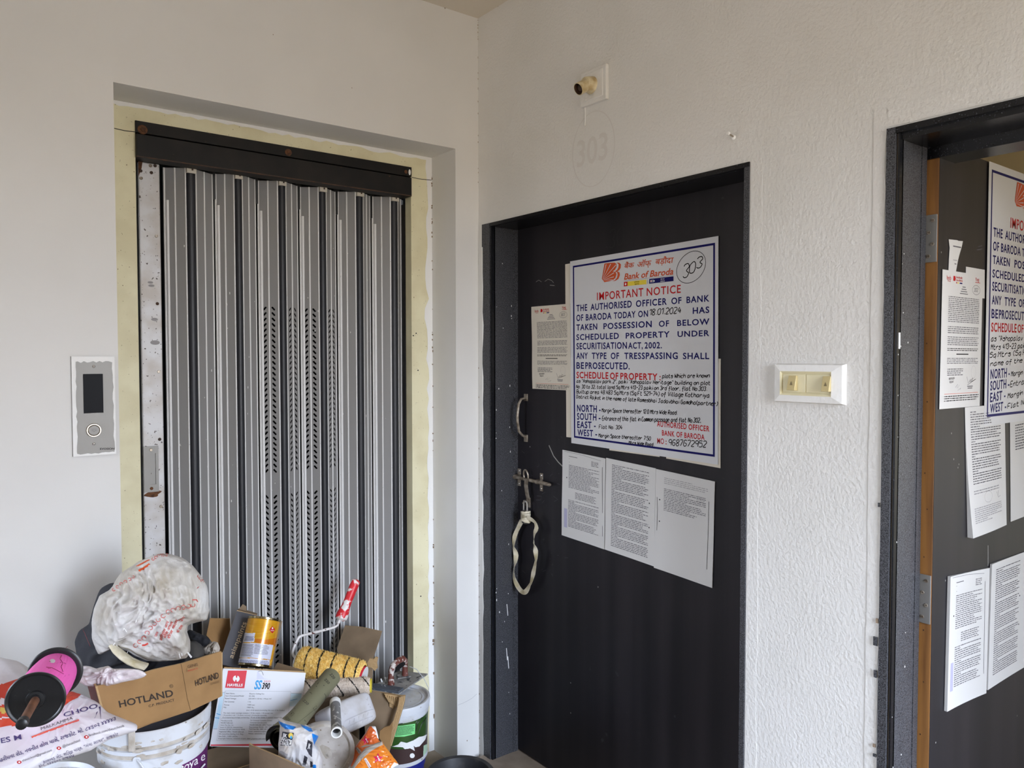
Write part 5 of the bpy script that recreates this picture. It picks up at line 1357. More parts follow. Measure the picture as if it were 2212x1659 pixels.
# ---------------------------------------------------------------- brown printed box with its load
tl, tc, tr = P(206, 1483, 1.73), P(391, 1434, 1.88), P(478.5, 1407, 1.98)
dn = P(413, 1535, 1.92) - tc; bl_, bcn, brn = tl + dn * 1.02, tc + dn, tr + (P(478, 1504.5, 1.985) - tr)
kl, kr = P(180, 1478, 1.83), tr + Vector((-.10, .12, .0)); kl.z = tl.z; kbl, kbr = kl + dn, kr + dn
kl2, kr2, tr2 = kl.lerp(kbl, .7), kr.lerp(kbr, .7), tr.lerp(brn, .03)
hb = thing('cardboard_box', bl_.lerp(brn, .5), 'open tan cardboard box with black lettering, full of cloth bundles, sitting on the white bucket', 'box')
inw = Vector((-.0018, .0036, 0))
mb = MB()
def panel(mb, a, b, c, d, m, th=.004):     # TL TR BR BL
    n = (b - a).cross(d - a).normalized(); n = n if n.dot(FW) > 0 else -n
    mb.slab([a, b, c, d], n * th, m, edge='cardedge')
A_ = [tl.lerp(tc, k / 6) + Vector((0, 0, (0, -.001, -.0005, .001, .003, .0015, 0)[k])) for k in range(7)]
n_ = (tc - tl).cross(bcn - tl).normalized(); n_ = n_ if n_.dot(FW) > 0 else -n_
mb.slab(A_ + [bcn] + [bl_.lerp(bcn, 1 - k / 6) + Vector((0, 0, (.0, .002, .0, -.002, .001, 0)[k - 1])) for k in range(1, 7)], n_ * .004, 'card', edge='cardedge')
panel(mb, tc, tr, brn, bcn, 'card')
bs = Surf(mb)
T = lambda s, a, b, t, m, **k: text_on(mb, s, C3(*a), C3(*b), C3(*t), m, bs, **k)
T('HOTLAND', (375, 822), (1122, 662), (355, 733), 'brownink', bold=.02); T('C.P. PRODUCT', (778, 820), (1135, 732), (772, 787), 'brownink', bold=.01)
T('HOTLAND', (1428, 527), (1750, 412), (1416, 447), 'brownink', bold=.012); T('C.P. PRODUCT', (1638, 512), (1755, 474), (1634, 487), 'fadedink')
T('GENIS', (1318, 280), (1460, 243), (1313, 240), 'fadedink', bold=.008); T('PRODUCTS', (1320, 328), (1455, 290), (1318, 308), 'sackred', bold=-.005)
px_line(mb, [C3(1088 + cos(t) * 24, 525 + sin(t) * 22) for t in [2 * pi * k / 16 for k in range(17)]], .0008, 'brownink', bs, sub=1); T('R', (1077, 538), (1099, 534), (1075, 515), 'brownink')
px_line(mb, [C3(1222, 218), C3(1240, 300), C3(1270, 470), C3(1310, 700), C3(1355, 862)], .0012, 'fadedink', bs); px_line(mb, [C3(1305, 275), C3(1300, 325)], .0006, 'fadedink', bs)
build(mb, 'front_panel', hb, doubles=False)
mb = MB(); panel(mb, kl, tl, bl_, kbl, 'maroon'); build(mb, 'end_panel', hb)['label'] = 'dark red printed end of the box'
mb = MB(); panel(mb, kl2, kr2, kbr, kbl, 'card'); panel(mb, tr2, kr2, kbr, brn, 'card'); build(mb, 'back_panel', hb)
mb = MB().slab([bl_, bcn, brn, kbr, kbl], (0, 0, .004), 'card'); build(mb, 'bottom_panel', hb)

mb = MB(); blob(mb, [(160, 1385), (170, 1362), (192, 1348), (206, 1300), (216, 1272), (240, 1258), (268, 1262), (290, 1330), (330, 1410), (400, 1425), (440, 1412), (446, 1432), (380, 1448), (330, 1468), (260, 1470), (205, 1460), (170, 1435)], 2.015, .045, .035, 'bagfabric', N=120, R=40, amp=.016, freq=12, seed=5)
bg = Surf(mb); px_line(mb, [C1(80, 960), C1(140, 965), C1(180, 1030), C1(220, 1130), C1(250, 1195)], .0012, 'maroon', bg)
tag(build(mb, 'cloth_bundle', base=P(250, 1460, 1.925), doubles=False, sharp=70), 'charcoal cloth bundle in the tan box, bulging out under the white sack', 'cloth bundle')
fc_ = [(500, 1165), (560, 1240), (640, 1310), (730, 1372), (820, 1412), (915, 1437)]
mb = MB()
for k, (o_, w_) in enumerate(((0, .0145), (14, .012))):
    mb.tube([P(*C1(x - o_ * .5, y + o_ * .8), 1.845 - .012 * k) for x, y in fc_], [w_ * t for t in (.7, .9, 1.0, 1.0, 1.0, .95)], 'cloth', n=14, flat=.45)
tag(build(mb, 'folded_cloth', base=P(280, 1430, 1.845), sharp=50), 'folded off-white strip of cloth hanging out below the white sack', 'cloth')
# white woven sack
ws = [C1(*q) for q in ((310, 1240), (270, 1100), (262, 920), (300, 740), (360, 590), (500, 490), (560, 400), (610, 320), (700, 265), (830, 190), (1000, 110), (1080, 88), (1200, 92), (1370, 150), (1480, 240), (1560, 350), (1640, 470), (1672, 640), (1665, 780), (1645, 880), (1560, 900), (1480, 925), (1420, 945), (1400, 1020), (1440, 1120), (1440, 1250), (1400, 1330), (1260, 1365), (1080, 1392), (920, 1370), (780, 1310), (690, 1250), (580, 1235), (530, 1190), (440, 1270), (350, 1310))]
mb = MB(); blob(mb, ws, 1.885, .085, .07, 'sack', N=240, R=80, amp=.019, freq=17, seed=11)
wsf = Surf(mb)
def scallop(pts, k):
    q = []
    for i in range(len(pts) - 1):
        for j in range(k):
            t = j / k; x = pts[i][0] + (pts[i + 1][0] - pts[i][0]) * t; y = pts[i][1] + (pts[i + 1][1] - pts[i][1]) * t
            q.append((x, y))
    return q
def loops(pts, k, r_):
    for i, (x, y) in enumerate(scallop(pts, k)):
        px_line(mb, [C1(x + cos(t) * r_, y + sin(t) * r_ * .9) for t in [i * .9 + 4.6 * q / 8 for q in range(9)]], .0013, 'sackred', wsf, lift=.0014, sub=1)
loops([(790, 1185), (890, 1095), (970, 975), (1060, 880), (1180, 785), (1300, 740), (1420, 715), (1530, 690)], 2, 26)
loops([(530, 520), (620, 450), (720, 395), (800, 340)], 2, 17); loops([(1000, 155), (1060, 118), (1120, 108), (1200, 100)], 2, 16); loops([(1540, 360), (1580, 410), (1620, 410)], 2, 14)
TT = lambda s, a, b, t, m='sackred', **k: text_on(mb, s, C1(*a), C1(*b), C1(*t), m, wsf, lift=.0014, **k)
for s, a, b in (('डिटेल्स आप', (1100, 1130), (1190, 900)), ('सील आलम', (1150, 1100), (1240, 905)), ('रोज काम', (1195, 1110), (1300, 880)), ('गुण', (1320, 900), (1390, 850)), ('के दाम', (1300, 1040), (1360, 950)), ('जन', (1040, 1090), (1070, 1030))):
    d_ = Vector(b) - Vector(a); TT(s, a, b, (a[0] - 26, a[1] - 16), bold=.01)
for k in range(6):
    a = C1(800 + k * 22, 240 - k * 12); px_line(mb, [a, (a[0] + 9, a[1] - 3)], .0022, 'orange', wsf, lift=.0014, sub=2)
px_line(mb, [C1(830, 295), C1(880, 270), C1(960, 215)], .006, 'orange', wsf, lift=.0012)
px_line(mb, [C1(870, 1185), C1(905, 1180), C1(940, 1160)], .004, 'sackred', wsf, lift=.0014); px_line(mb, [C1(1470, 640), C1(1520, 640), C1(1530, 665)], .002, 'sackred', wsf, lift=.0014)
rr = random.Random(14)
for (x, y) in ((545, 1150), (560, 1175), (575, 1200), (590, 1225), (620, 1235), (655, 1245), (700, 1250), (320, 1270), (350, 1290), (1310, 1280), (1340, 1275)):   # frayed threads
    a = wsf(C1(x, y), .001); mb.tube([a, a + Vector((rr.uniform(-.006, .006), -.004, rr.uniform(-.012, -.002)))], .0008, 'white', n=4)
a = wsf(C1(1410, 1270), .001); mb.tube([a, P(*C1(1455, 1325), 1.85)], .0022, 'white', n=6)
tag(build(mb, 'woven_sack', base=P(340, 1435, 1.95), doubles=False, sharp=70), 'crumpled white woven sack with red printing, bundled on top of the tan box', 'sack')
mb = MB(); blob(mb, [C2(*q) for q in ((882, 362), (905, 300), (950, 265), (1200, 243), (1330, 290), (1490, 252), (1560, 290), (1760, 285), (1930, 290), (2050, 360), (1960, 420), (1700, 470), (1520, 518), (1330, 530), (1180, 528), (1090, 460), (1040, 385))], 1.755, .022, .022, 'wrap', N=140, R=36, amp=.013, freq=34, seed=17)
tag(build(mb, 'plastic_wrap', base=P(220, 1480, 1.735), sharp=60), 'crumpled pinkish plastic wrap hanging over the front of the tan box', 'plastic wrap')
mb = MB(); blob(mb, [C1(*q) for q in ((1400, 1010), (1440, 990), (1530, 1035), (1660, 1085), (1682, 1120), (1660, 1180), (1590, 1205), (1500, 1180), (1420, 1130))], 1.99, .02, .03, 'blackcloth', N=60, R=20, amp=.009, freq=26, seed=19)
tag(build(mb, 'black_cloth', base=P(430, 1395, 1.99), sharp=70), 'crumpled black cloth at the right edge of the tan box', 'cloth')
mb = MB(); c = P(422, 1432, 1.95); axb = (P(418, 1390, 1.99) - c).normalized()
mb.lathe([(0, 0), (.022, 0), (.024, .004), (.024, .040), (.021, .052), (.012, .060), (.010, .066), (.0, .067)], c, axb, 'bottle', n=28)
tag(build(mb, 'plastic_bottle', base=c), 'dark grey plastic bottle standing in the tan box beside the white sack', 'bottle')
mb = MB(); blob(mb, [C1(*q) for q in ((1575, 1230), (1640, 1180), (1720, 1130), (1770, 1150), (1800, 1210), (1795, 1290), (1640, 1330))], 1.985, .02, .02, 'wrapclear', N=60, R=18, amp=.012, freq=34, seed=23)
tag(build(mb, 'plastic_wrap', base=P(455, 1412, 1.985), sharp=60), 'greyish plastic wrap sticking up at the right corner of the tan box', 'plastic wrap')

# ---------------------------------------------------------------- white fan carton, with things standing on it
HO, HTL, HTR = P(453, 1612, 2.12), P(482, 1444, 2.2), P(661, 1449, 2.268)
hu, hv = HTR - HTL, HTL - HO; hu -= hv * (hu.dot(hv) / hv.dot(hv)); hu *= (HTR - HTL).length / hu.length
hbk = -(hu.cross(hv)).normalized()
if hbk.dot(FW) < 0: hbk = -hbk
HD = .115
hcn = thing('fan_carton', HO + hbk * HD, 'white fan carton with a red logo square, tilted back in the middle of the heap', 'carton')
mb = MB()
mb.obox(HO, hu, hv, hbk * HD, 'havwhite')
hs = Surf(mb)
T = lambda s, a, b, cap, m, **k: text_on(mb, s, C5(*a), C5(*b), C5(a[0] + cap * .17, a[1] - cap), m, hs, **k)
px_poly(mb, [C5(*q) for q in ((416, 146), (738, 146), (693, 448), (365, 440))], 'havred', hs)
px_poly(mb, [C5(556 + 58 * cos(t), 285 + 56 * sin(t)) for t in [2 * pi * k / 28 for k in range(28)]], 'white', hs, .0009)
px_poly(mb, [C5(*q) for q in ((545, 228), (578, 228), (572, 262), (562, 275), (552, 262))], 'havred', hs, .0012); px_poly(mb, [C5(*q) for q in ((533, 342), (566, 342), (560, 312), (550, 298), (540, 312))], 'havred', hs, .0012)
T('HAVELLS', (400, 413), (662, 417), 44, 'white', bold=.035, lift=.0010)
T('SS', (858, 460), (978, 462), 145, 'cyan', bold=.03, shear=.1); T('390', (990, 456), (1122, 460), 98, 'ink', bold=.03, shear=.1)
for k in range(4):
    x = 1032 + k * 30; px_line(mb, [C5(x, 314), C5(x + 17, 329), C5(x - 4, 345)], .0012, 'havred', hs, sub=1)
px_poly(mb, [C5(*q) for q in ((915, 150), (1203, 156), (1188, 300), (905, 292))], 'labelpale', hs, .0003)
px_line(mb, [C5(930, 160), C5(985, 152), C5(1000, 175), C5(1018, 225)], .0012, 'inkgrey', hs)
px_poly(mb, [C5(*q) for q in ((292, 524), (360, 524), (232, 1138), (160, 1138))], 'skyblue', hs); px_poly(mb, [C5(*q) for q in ((1490, 536), (1672, 541), (1640, 760), (1462, 755))], 'skyblue', hs)
for a, b in (((292, 522), (360, 523)), ((1490, 535), (1672, 540)), ((160, 1140), (232, 1141))): px_line(mb, [C5(*a), C5(*b)], .0005, 'ink', hs, .0008, 1)
px_poly(mb, [C5(*q) for q in ((122, 1408), (1480, 1392), (1478, 1428), (118, 1432))], 'havred', hs)
for q in (((370, 492), (1488, 505), (1390, 1320), (222, 1338), (370, 492)), ((295, 966), (1420, 962))):
    px_line(mb, [C5(*p) for p in q], .0004, 'inkgrey', hs, .0007, 1)
px_line(mb, [C5(195, 893), C5(290, 903)], .0016, 'cyan', hs, .0009, 1); px_line(mb, [C5(190, 950), C5(268, 962)], .0014, 'cyan', hs, .0009, 1); px_line(mb, [C5(1480, 655), C5(1600, 632)], .0012, 'cyan', hs, .0009, 2)
L_ = [('Item Name', 380, 525, 545), ('Item Description/Model', 372, 682, 588), ('Rated Voltage', 364, 553, 632), ('Net Quantity', 356, 522, 686), ('Sweep', 346, 436, 740), ('Mfd.', 336, 388, 784),
      ('Electric Ceiling Fan', 780, 1030, 551), ('SS 390', 772, 866, 592), ('220-240 V, 50 Hz, 1 Phase AC', 762, 1156, 636), ('1 N', 755, 800, 688), ('1200 mm', 748, 868, 741), ('MRP Rs. ', 738, 860, 786),
      ('(incl. of all taxes) (excluding the cost of fan blades)', 728, 1378, 832), ('This main motor package contains 1 N fan motor, 1 N canopy set,', 330, 1180, 880), ('1 N pendent rod, 1 N down rod and 1 N shackle assembly', 322, 1076, 918),
      ('Accompanying package containing 1 N set of fan blades is packed separately', 315, 1330, 954), ('Manufactured By', 296, 488, 1010), ('Havells India Ltd.', 290, 496, 1047), ('Unit-I, Plot No. 2 A,', 284, 506, 1086),
      ('Sector-12, SIDCUL, Industrial Area,', 276, 664, 1124), ('Haridwar-249 403, Uttarakhand, INDIA', 270, 702, 1160), ('Registered Office : Havells India Ltd.', 264, 684, 1198), ('904, Surya Kiran Building, K.G. Marg,', 258, 676, 1238), ('New Delhi - 110001 (INDIA)', 252, 578, 1278),
      ('For Consumer Complaint, Contact', 796, 1166, 1006), ('Consumer Care Executive', 790, 1075, 1044), ('Havells India Ltd., QRG Towers, 2D', 784, 1210, 1082), ('Expressway, Noida - 201 304', 778, 1150, 1120), ('Toll Free No. 1800 103 1313', 772, 1140, 1156),
      ('E-mail : customercare@havells.com', 766, 1160, 1194), ('Website : www.havells.com', 760, 1045, 1232), ('Copyright Subsists, Imitation of part, label, graphics and colour schemes prohibited', 244, 1340, 1316)]
for s, a, b, y in L_: T(s, (a, y), (b, y + 3), 22, 'inkgrey', bold=.008 if 'Havells India' in s or 'Toll' in s else 0)
build(mb, 'carton_body', hcn, doubles=False)
topf = HTL - HO
mb = MB(); o2 = HO + hv
mb.slab([o2 + hbk * .004 + hu * .01, o2 + hu * .985 + hbk * .004, o2 + hu * .97 + hbk * (HD - .004), o2 + hbk * (HD - .004) + hu * .02], hv.normalized() * .004, 'carddull', edge='cardedge')
fb = [o2 + hu * .60 + hbk * HD * .8, o2 + hu * 1.0 + hbk * HD * .55, o2 + hu * .98 + hbk * HD * .7 + hv.normalized() * .012, o2 + hu * .66 + hbk * HD + hv.normalized() * .03]
mb.slab(fb, hbk * .004, 'carddull', edge='cardedge'); build(mb, 'top_flap', hcn, doubles=False)
un, vn = hu.normalized(), hv.normalized()
def HF(u, v, b): return HO + un * u + vn * ((HTL - HO).length + .006 + v) + hbk * b
# yellow tin
tb = HF(.0855, .005, .049); ta = (vn + un * .05).normalized(); TR_, TH = .0475, .138
tin = thing('paint_tin', tb, 'yellow and orange wood-finish tin standing on the white fan carton', 'tin')
mb = MB(); tf0 = un; tb_ = ta.cross(tf0).normalized(); tf0 = tb_.cross(ta).normalized()
zones = [([C4(*q) for q in ((668, 430), (838, 434), (820, 578), (560, 585), (600, 430))], 'labelpale'), ([C4(*q) for q in ((560, 592), (840, 596), (1134, 630), (1086, 866), (840, 838), (520, 830))], 'labelpale'),
         ([C4(*q) for q in ((520, 842), (840, 848), (1080, 876), (1060, 1012), (840, 1000), (490, 980))], 'labelpale'), ([C4(*q) for q in ((836, 520), (1000, 545), (1250, 500), (1200, 700), (1130, 625), (836, 592))], 'tinorange')]
def tinf(u, v): a = 2 * pi * u; return tb + ta * (.006 + v * (TH - .012)) + (tf0 * cos(a) + tb_ * sin(a)) * TR_
def tinm(u, v):
    p = pix(tinf(u, v))
    a = 2 * pi * u
    if (tinf(u, v) - tb - ta * v * TH).dot(FW) < .01:
        for z, m_ in zones:
            if inpoly(p, z): return m_
    return 'tin'
mb.grid(tinf, 150, 90, 'tin', tinm)
ts = Surf(mb)
px_fan(mb, [C4(*q) for q in ((1118, 318), (1165, 378), (1118, 440), (1070, 380))], 'red', ts, sub=2); px_fan(mb, [C4(*q) for q in ((1120, 335), (1134, 358), (1120, 372), (1106, 358))], 'white', ts, lift=.001, sub=1)
px_greek(mb, C4(1085, 380), C4(1150, 382), C4(1140, 405), C4(1098, 402), 3, 'white', ts, lift=.001)
px_greek(mb, C4(690, 478), C4(820, 485), C4(808, 560), C4(660, 560), 5, 'navy', ts, seed=2); px_greek(mb, C4(640, 606), C4(820, 612), C4(795, 820), C4(600, 815), 12, 'inkgrey', ts, seed=3)
px_greek(mb, C4(840, 606), C4(1075, 636), C4(1040, 790), C4(815, 770), 9, 'inkgrey', ts, seed=4); px_greek(mb, C4(600, 862), C4(1070, 888), C4(1060, 1000), C4(560, 970), 8, 'navy', ts, seed=5)
build(mb, 'tin_body', tin, doubles=False, sharp=60)
mb = MB().lathe([(0, .002), (TR_ - .004, .002), (TR_ - .002, 0), (TR_ + .001, .001), (TR_ + .001, .006), (TR_, .007)], tb, ta, 'tinmetal', n=56)
build(mb, 'rim', tin)
mb = MB().lathe([(TR_, TH - .007), (TR_ + .0012, TH - .006), (TR_ + .0012, TH - .001), (TR_ - .001, TH), (TR_ - .004, TH - .001), (TR_ - .006, TH - .006), (TR_ - .012, TH - .004), (0, TH - .004)], tb, ta, 'tinmetal', n=56)
build(mb, 'rim', tin)
# charcoal carton
ca = (vn + un * .16 - hbk * 0.0).normalized(); cu_ = (un - ca * un.dot(ca)).normalized(); cb_ = hbk
co = HF(-.014, .010, .090); CWD, CHT, CDP = .060, .155, .045
ac = thing('paint_carton', co, 'slim charcoal carton with tan vertical lettering, leaning beside the yellow tin', 'carton')
mb = MB().obox(co, cu_ * CWD, ca * CHT, cb_ * CDP, 'boxgrey'); cs = Surf(mb)
mb.obox(co + cb_ * .002 - cu_ * .0012, cu_ * .0012, ca * CHT, cb_ * (CDP - .004), 'carddull')
text_on(mb, 'asianpaints', C4(478, 852), C4(700, 268), C4(402, 822), 'tan', cs, bold=.008)
build(mb, 'carton_body', ac, bevel=.002, doubles=False)
mb = MB(); q = co + ca * CHT
mb.slab([q, q + cu_ * CWD, q + cu_ * CWD + cb_ * .03 + ca * .008, q + cu_ * .004 + cb_ * .035 + ca * .012], ca * .002, 'carddull', edge='cardedge')
mb.slab([q + cb_ * .02, q + cu_ * .03 + cb_ * .02, q + cu_ * .022 + cb_ * .01 + ca * .020, q + cu_ * .010 + cb_ * .01 + ca * .024], cb_ * .0015, 'carddull', edge='cardedge'); build(mb, 'top_flap', ac, doubles=False)
pts = [P(*C4(100, 195), 2.36), P(*C4(420, 200), 2.40), P(*C4(440, 700), 2.40), P(*C4(220, 680), 2.33), P(*C4(45, 470), 2.33)]
low = [P(*C4(460, 1000), 2.40), P(*C4(200, 1000), 2.31)]
mb = MB().slab([pts[0], pts[1], pts[2], low[0], low[1], pts[3], pts[4]], FW * .004, 'card', edge='cardedge')
tag(build(mb, 'cardboard_piece', base=low[1]), 'tan cardboard piece standing behind the charcoal carton, left of it', 'cardboard')
o3 = HF(.090, .004, .118); mb = MB().obox(o3, un * .047 + vn * .004, vn * .138 + un * .012, hbk * .012, 'carddull')
tag(build(mb, 'flattened_carton', base=o3, bevel=.001), 'flattened brown carton tucked behind the yellow tin', 'carton')

# ---------------------------------------------------------------- paint rollers
r0, r1 = P(646, 1427, 2.52), P(783, 1462, 2.48)
def fur(mb, a, b, R, bands, m, mk, seed, amp, nu=120, nv=64, slant=.05):
    ax_ = (b - a); Ln = ax_.length; ax_ = ax_ / Ln; e1 = (Vector((0, 0, 1)) - ax_ * ax_.z).normalized(); e2 = ax_.cross(e1)
    def f(u, v):
        t = 2 * pi * v; endr = min(1, (min(u, 1 - u) / .06)) ** .5
        base = a + ax_ * (u * Ln); d_ = e1 * cos(t) + e2 * sin(t)
        q = (base + d_ * R) * 190 + Vector((seed, 0, 0)); nz = noise.noise(q) + .6 * noise.noise(q * 2.1)
        return base + d_ * (R * (.80 + .20 * endr) + nz * amp)
    def fm(u, v):
        t = (v * 2 * pi); n_ = noise.noise(Vector((u * 60, t * 6, seed))) * .010
        for bnd in bands:
            s = u - slant * (sin(t - .8)) * .5 + n_
            if abs(s - bnd) < .011: return mk
        return m
    mb.grid(f, nu, nv, m, fm)
    rn = random.Random(seed); L = .0055 if m == 'fur' else .0035
    for k in range(13000 if m == 'fur' else 7000):      # the pile, strand by strand
        u, v = rn.uniform(.004, .996), rn.random(); p = f(u, v); t = 2 * pi * v
        nrm = e1 * cos(t) + e2 * sin(t)
        tip = p + (nrm + Vector((rn.gauss(0, .55), rn.gauss(0, .55), rn.gauss(0, .55)))).normalized() * L * rn.uniform(.6, 1.2)
        sd = (tip - p).cross(Vector((rn.gauss(0, 1), rn.gauss(0, 1), rn.gauss(0, 1)))).normalized() * .0007
        p = p - nrm * .001
        mb.add([p - sd, p + sd, tip + sd * .3, tip - sd * .3], [[0, 1, 2, 3]], fm(u, v))
pr = thing('paint_roller', r0, 'yellow striped paint roller with a red paint-splashed handle, leaning on the gate', 'paint roller')
mb = MB(); fur(mb, r0, r1, .0455, (.16, .37, .56, .77, .93), 'fur', 'furblack', 3, .0022, 170, 90)
sl_ = build(mb, 'roller_sleeve', pr, doubles=False, sharp=80)
ax_ = (r1 - r0).normalized()
mb = MB().lathe([(0, 0), (.030, 0), (.033, .003), (.033, .012), (0, .012)], r1 - ax_ * .006, ax_, 'white', n=28, mats=['white', 'white', 'havred', 'white']); build(mb, 'end_cap', sl_)
mb = MB().lathe([(0, 0), (.030, 0), (.033, .003), (.033, .012), (0, .012)], r0 + ax_ * .006, -ax_, 'white', n=28); build(mb, 'end_cap', sl_)
wp = [r0 - ax_ * .004, P(633, 1415, 2.53), P(634, 1402, 2.54), P(641, 1385, 2.55), P(648, 1375, 2.56), P(668, 1369, 2.57), P(700, 1361, 2.58), P(726, 1353, 2.595), P(732, 1343, 2.60), P(736, 1336, 2.61)]
fine = []
for i in range(len(wp) - 1):
    a, b, c_, d_ = wp[max(i - 1, 0)], wp[i], wp[i + 1], wp[min(i + 2, len(wp) - 1)]
    for t in (0, .25, .5, .75): fine.append(.5 * (2 * b + (c_ - a) * t + (2 * a - 5 * b + 4 * c_ - d_) * t * t + (3 * b - a - 3 * c_ + d_) * t ** 3))
fine.append(wp[-1])
build(MB().tube(fine, [.0043 + .0012 * noise.noise(p * 90) for p in fine], 'paintwire', n=10), 'wire_frame', pr)
h0_, h1_ = P(735, 1340, 2.61), P(770, 1252, 2.66)
hp = [h0_.lerp(h1_, t) for t in (0, .05, .14, .24, .36, .55, .75, .92, .97, 1.0)]
build(MB().tube(hp, [.011, .020, .0205, .018, .0145, .0145, .0150, .0155, .0145, .009], 'redhandle', n=24), 'handle', pr)
q0, q1 = P(655, 1488, 2.42), P(800, 1481, 2.44)
orl = thing('roller_sleeve', q0, 'faded off-white striped roller sleeve lying under the yellow roller', 'roller sleeve')
mb = MB(); fur(mb, q0, q1, .0255, (.10, .5, .75, .96), 'oldfur', 'furblack', 9, .002, 120, 60, slant=.2); build(mb, 'pile_cover', orl, doubles=False, sharp=80)
axq = (q1 - q0).normalized(); mb = MB().lathe([(0, 0), (.018, 0), (.021, .003), (.021, .01), (0, .01)], q1 - axq * .006, axq, 'yellow', n=24); build(mb, 'end_cap', orl)
# cardboard sheet leaning behind
fr = [C6(*q) for q in ((740, 722), (960, 740), (1215, 795), (1190, 880), (1110, 1120), (1100, 1250), (1080, 1500), (700, 1500), (640, 1010))]
pts = [P(x, y, 2.735 - (y - 1350) * .0011) for x, y in fr]
cbs = thing('cardboard_sheet', pts[6], 'flat brown cardboard sheet leaning against the gate behind the yellow roller', 'cardboard')
mb = MB().slab(pts, FW * .005, 'carddull', edge='cardedge'); build(mb, 'sheet', cbs, doubles=False)
fl = [P(*C6(*q), 2.56) for q in ((1030, 1190), (1060, 1140), (1110, 1150), (1130, 1120), (1165, 1130), (1150, 1200), (1160, 1260), (1120, 1300), (1090, 1260), (1040, 1250))]
mb = MB().slab(fl, FW * .006, 'cardedge'); build(mb, 'torn_edge', cbs, doubles=False)

# ---------------------------------------------------------------- sandpaper roll
s0, s1 = P(716, 1462, 2.30), P(607, 1598, 2.01)
sa = (s1 - s0); SL = sa.length; sa /= SL
e1 = (-FW - sa * (-FW).dot(sa)).normalized(); e2 = sa.cross(e1)
def spiral(th_off):
    def f(u, v):
        t = u * 3.3 * 2 * pi; fl_ = max(0, v - .62) / .38
        R = .0225 + .0016 * u * 3.3 + (fl_ ** 1.5) * (.016 * max(0, u - .5) * 2)
        a = t + .8
        return s0 + sa * (v * SL) + (e1 * cos(a) + e2 * sin(a)) * (R + th_off)
    return f
mb = MB(); fo, fi = spiral(.0005), spiral(-.0003)
mb.grid(fo, 150, 26, 'olive'); mb.grid(fi, 150, 26, 'black')
sg = Surf(mb)
for s, a, b, t in (('220', (1148, 130), (1212, 208), (1185, 105)), ('220', (1060, 218), (1128, 290), (1092, 192)), ('220', (708, 560), (785, 632), (742, 535)), ('220', (415, 835), (480, 895), (450, 812)), ('220', (225, 1045), (262, 1110), (262, 1035))):
    text_on(mb, s, C7(*a), C7(*b), C7(*t), 'pen', sg, lift=.0008)
for x, y in ((530, 770), (925, 690)):
    px_line(mb, [C7(x - 45, y - 10), C7(x + 5, y - 50), C7(x + 45, y + 5), C7(x - 5, y + 45), C7(x - 45, y - 10)], .0006, 'pen', sg, lift=.0008, sub=2); px_line(mb, [C7(x - 10, y + 10), C7(x + 10, y - 12)], .0012, 'pen', sg, lift=.0008, sub=1)
for q in (((825, 425), (850, 430), (862, 455)), ((1065, 440), (1090, 480), (1075, 545)), ((950, 290), (975, 262)), ((735, 870), (760, 900)), ((575, 680), (590, 690))): px_line(mb, [C7(*p) for p in q], .0008, 'pen', sg, lift=.0008, sub=2)
for x, y in ((1057, 308), (935, 325)): px_fan(mb, [(C7(x, y)[0] + cos(t), C7(x, y)[1] + sin(t)) for t in [2 * pi * k / 8 for k in range(8)]], 'pen', sg, lift=.0008, sub=1)
tag(build(mb, 'sandpaper_roll', base=s1, doubles=False, sharp=60), 'rolled olive sandpaper sheet marked 220, slanting across the heap', 'sandpaper')

# ---------------------------------------------------------------- white jerry can and pipe
jTL, jTR, jBR, jBL = P(712, 1522, 2.23), P(806, 1488, 2.38), P(812, 1553, 2.33), P(735, 1592, 2.20)
ju = ((jTR - jTL) + (jBR - jBL)) / 2; jv = ((jTL - jBL) + (jTR - jBR)) / 2; jv -= ju * (ju.dot(jv) / ju.dot(ju))
jn = ju.cross(jv).normalized(); jn = jn if jn.dot(FW) > 0 else -jn
jc = (jTL + jTR + jBR + jBL) / 4
JW, JH, JD = ju.length * 1.06, jv.length * 1.05, .085
ju.normalize(); jv.normalize()
def sbox(c, e, h, ex, nu=64, nv=40):
    def f(u, v):
        a, b = 2 * pi * u, pi * (v - .5)
        sg_ = lambda x, p: (abs(x) ** p) * (1 if x >= 0 else -1)
        x = sg_(cos(b), ex[1]) * sg_(cos(a), ex[0]); y = sg_(sin(b), ex[1]); z = sg_(cos(b), ex[1]) * sg_(sin(a), ex[0])
        return c + e[0] * (x * h[0]) + e[1] * (y * h[1]) + e[2] * (z * h[2])
    return f
jcen = jc + jn * JD * .5
jerry = thing('jerry_can', jcen - jv * JH * .5, 'dusty white plastic can with moulded grip lying in the middle of heap', 'plastic can')
mb = MB(); mb.grid(sbox(jcen, (ju, jv, jn), (JW / 2, JH / 2, JD / 2), (.32, .34)), 96, 60, 'jerry')
js = Surf(mb)
text_on(mb, 'Bison', C7(1345, 415), C7(1440, 382), C7(1340, 392), 'navy', js, bold=.01); text_on(mb, 'Block Marketing', C7(1290, 475), C7(1600, 372), C7(1280, 440), 'navy', js, bold=.012)
px_line(mb, [C7(1245, 487), C7(1335, 497), C7(1640, 390), C7(1625, 352)], .0008, 'navy', js); px_line(mb, [C7(1225, 498), C7(1345, 512), C7(1660, 400), C7(1645, 350)], .0008, 'navy', js)
build(mb, 'can_body', jerry, doubles=False, sharp=60)
mb = MB()
out = [C7(*q) for q in ((1370, 960), (1420, 885), (1560, 820), (1760, 735), (1850, 710), (1885, 730), (1880, 790), (1820, 870), (1650, 980), (1480, 1050), (1400, 1040))]
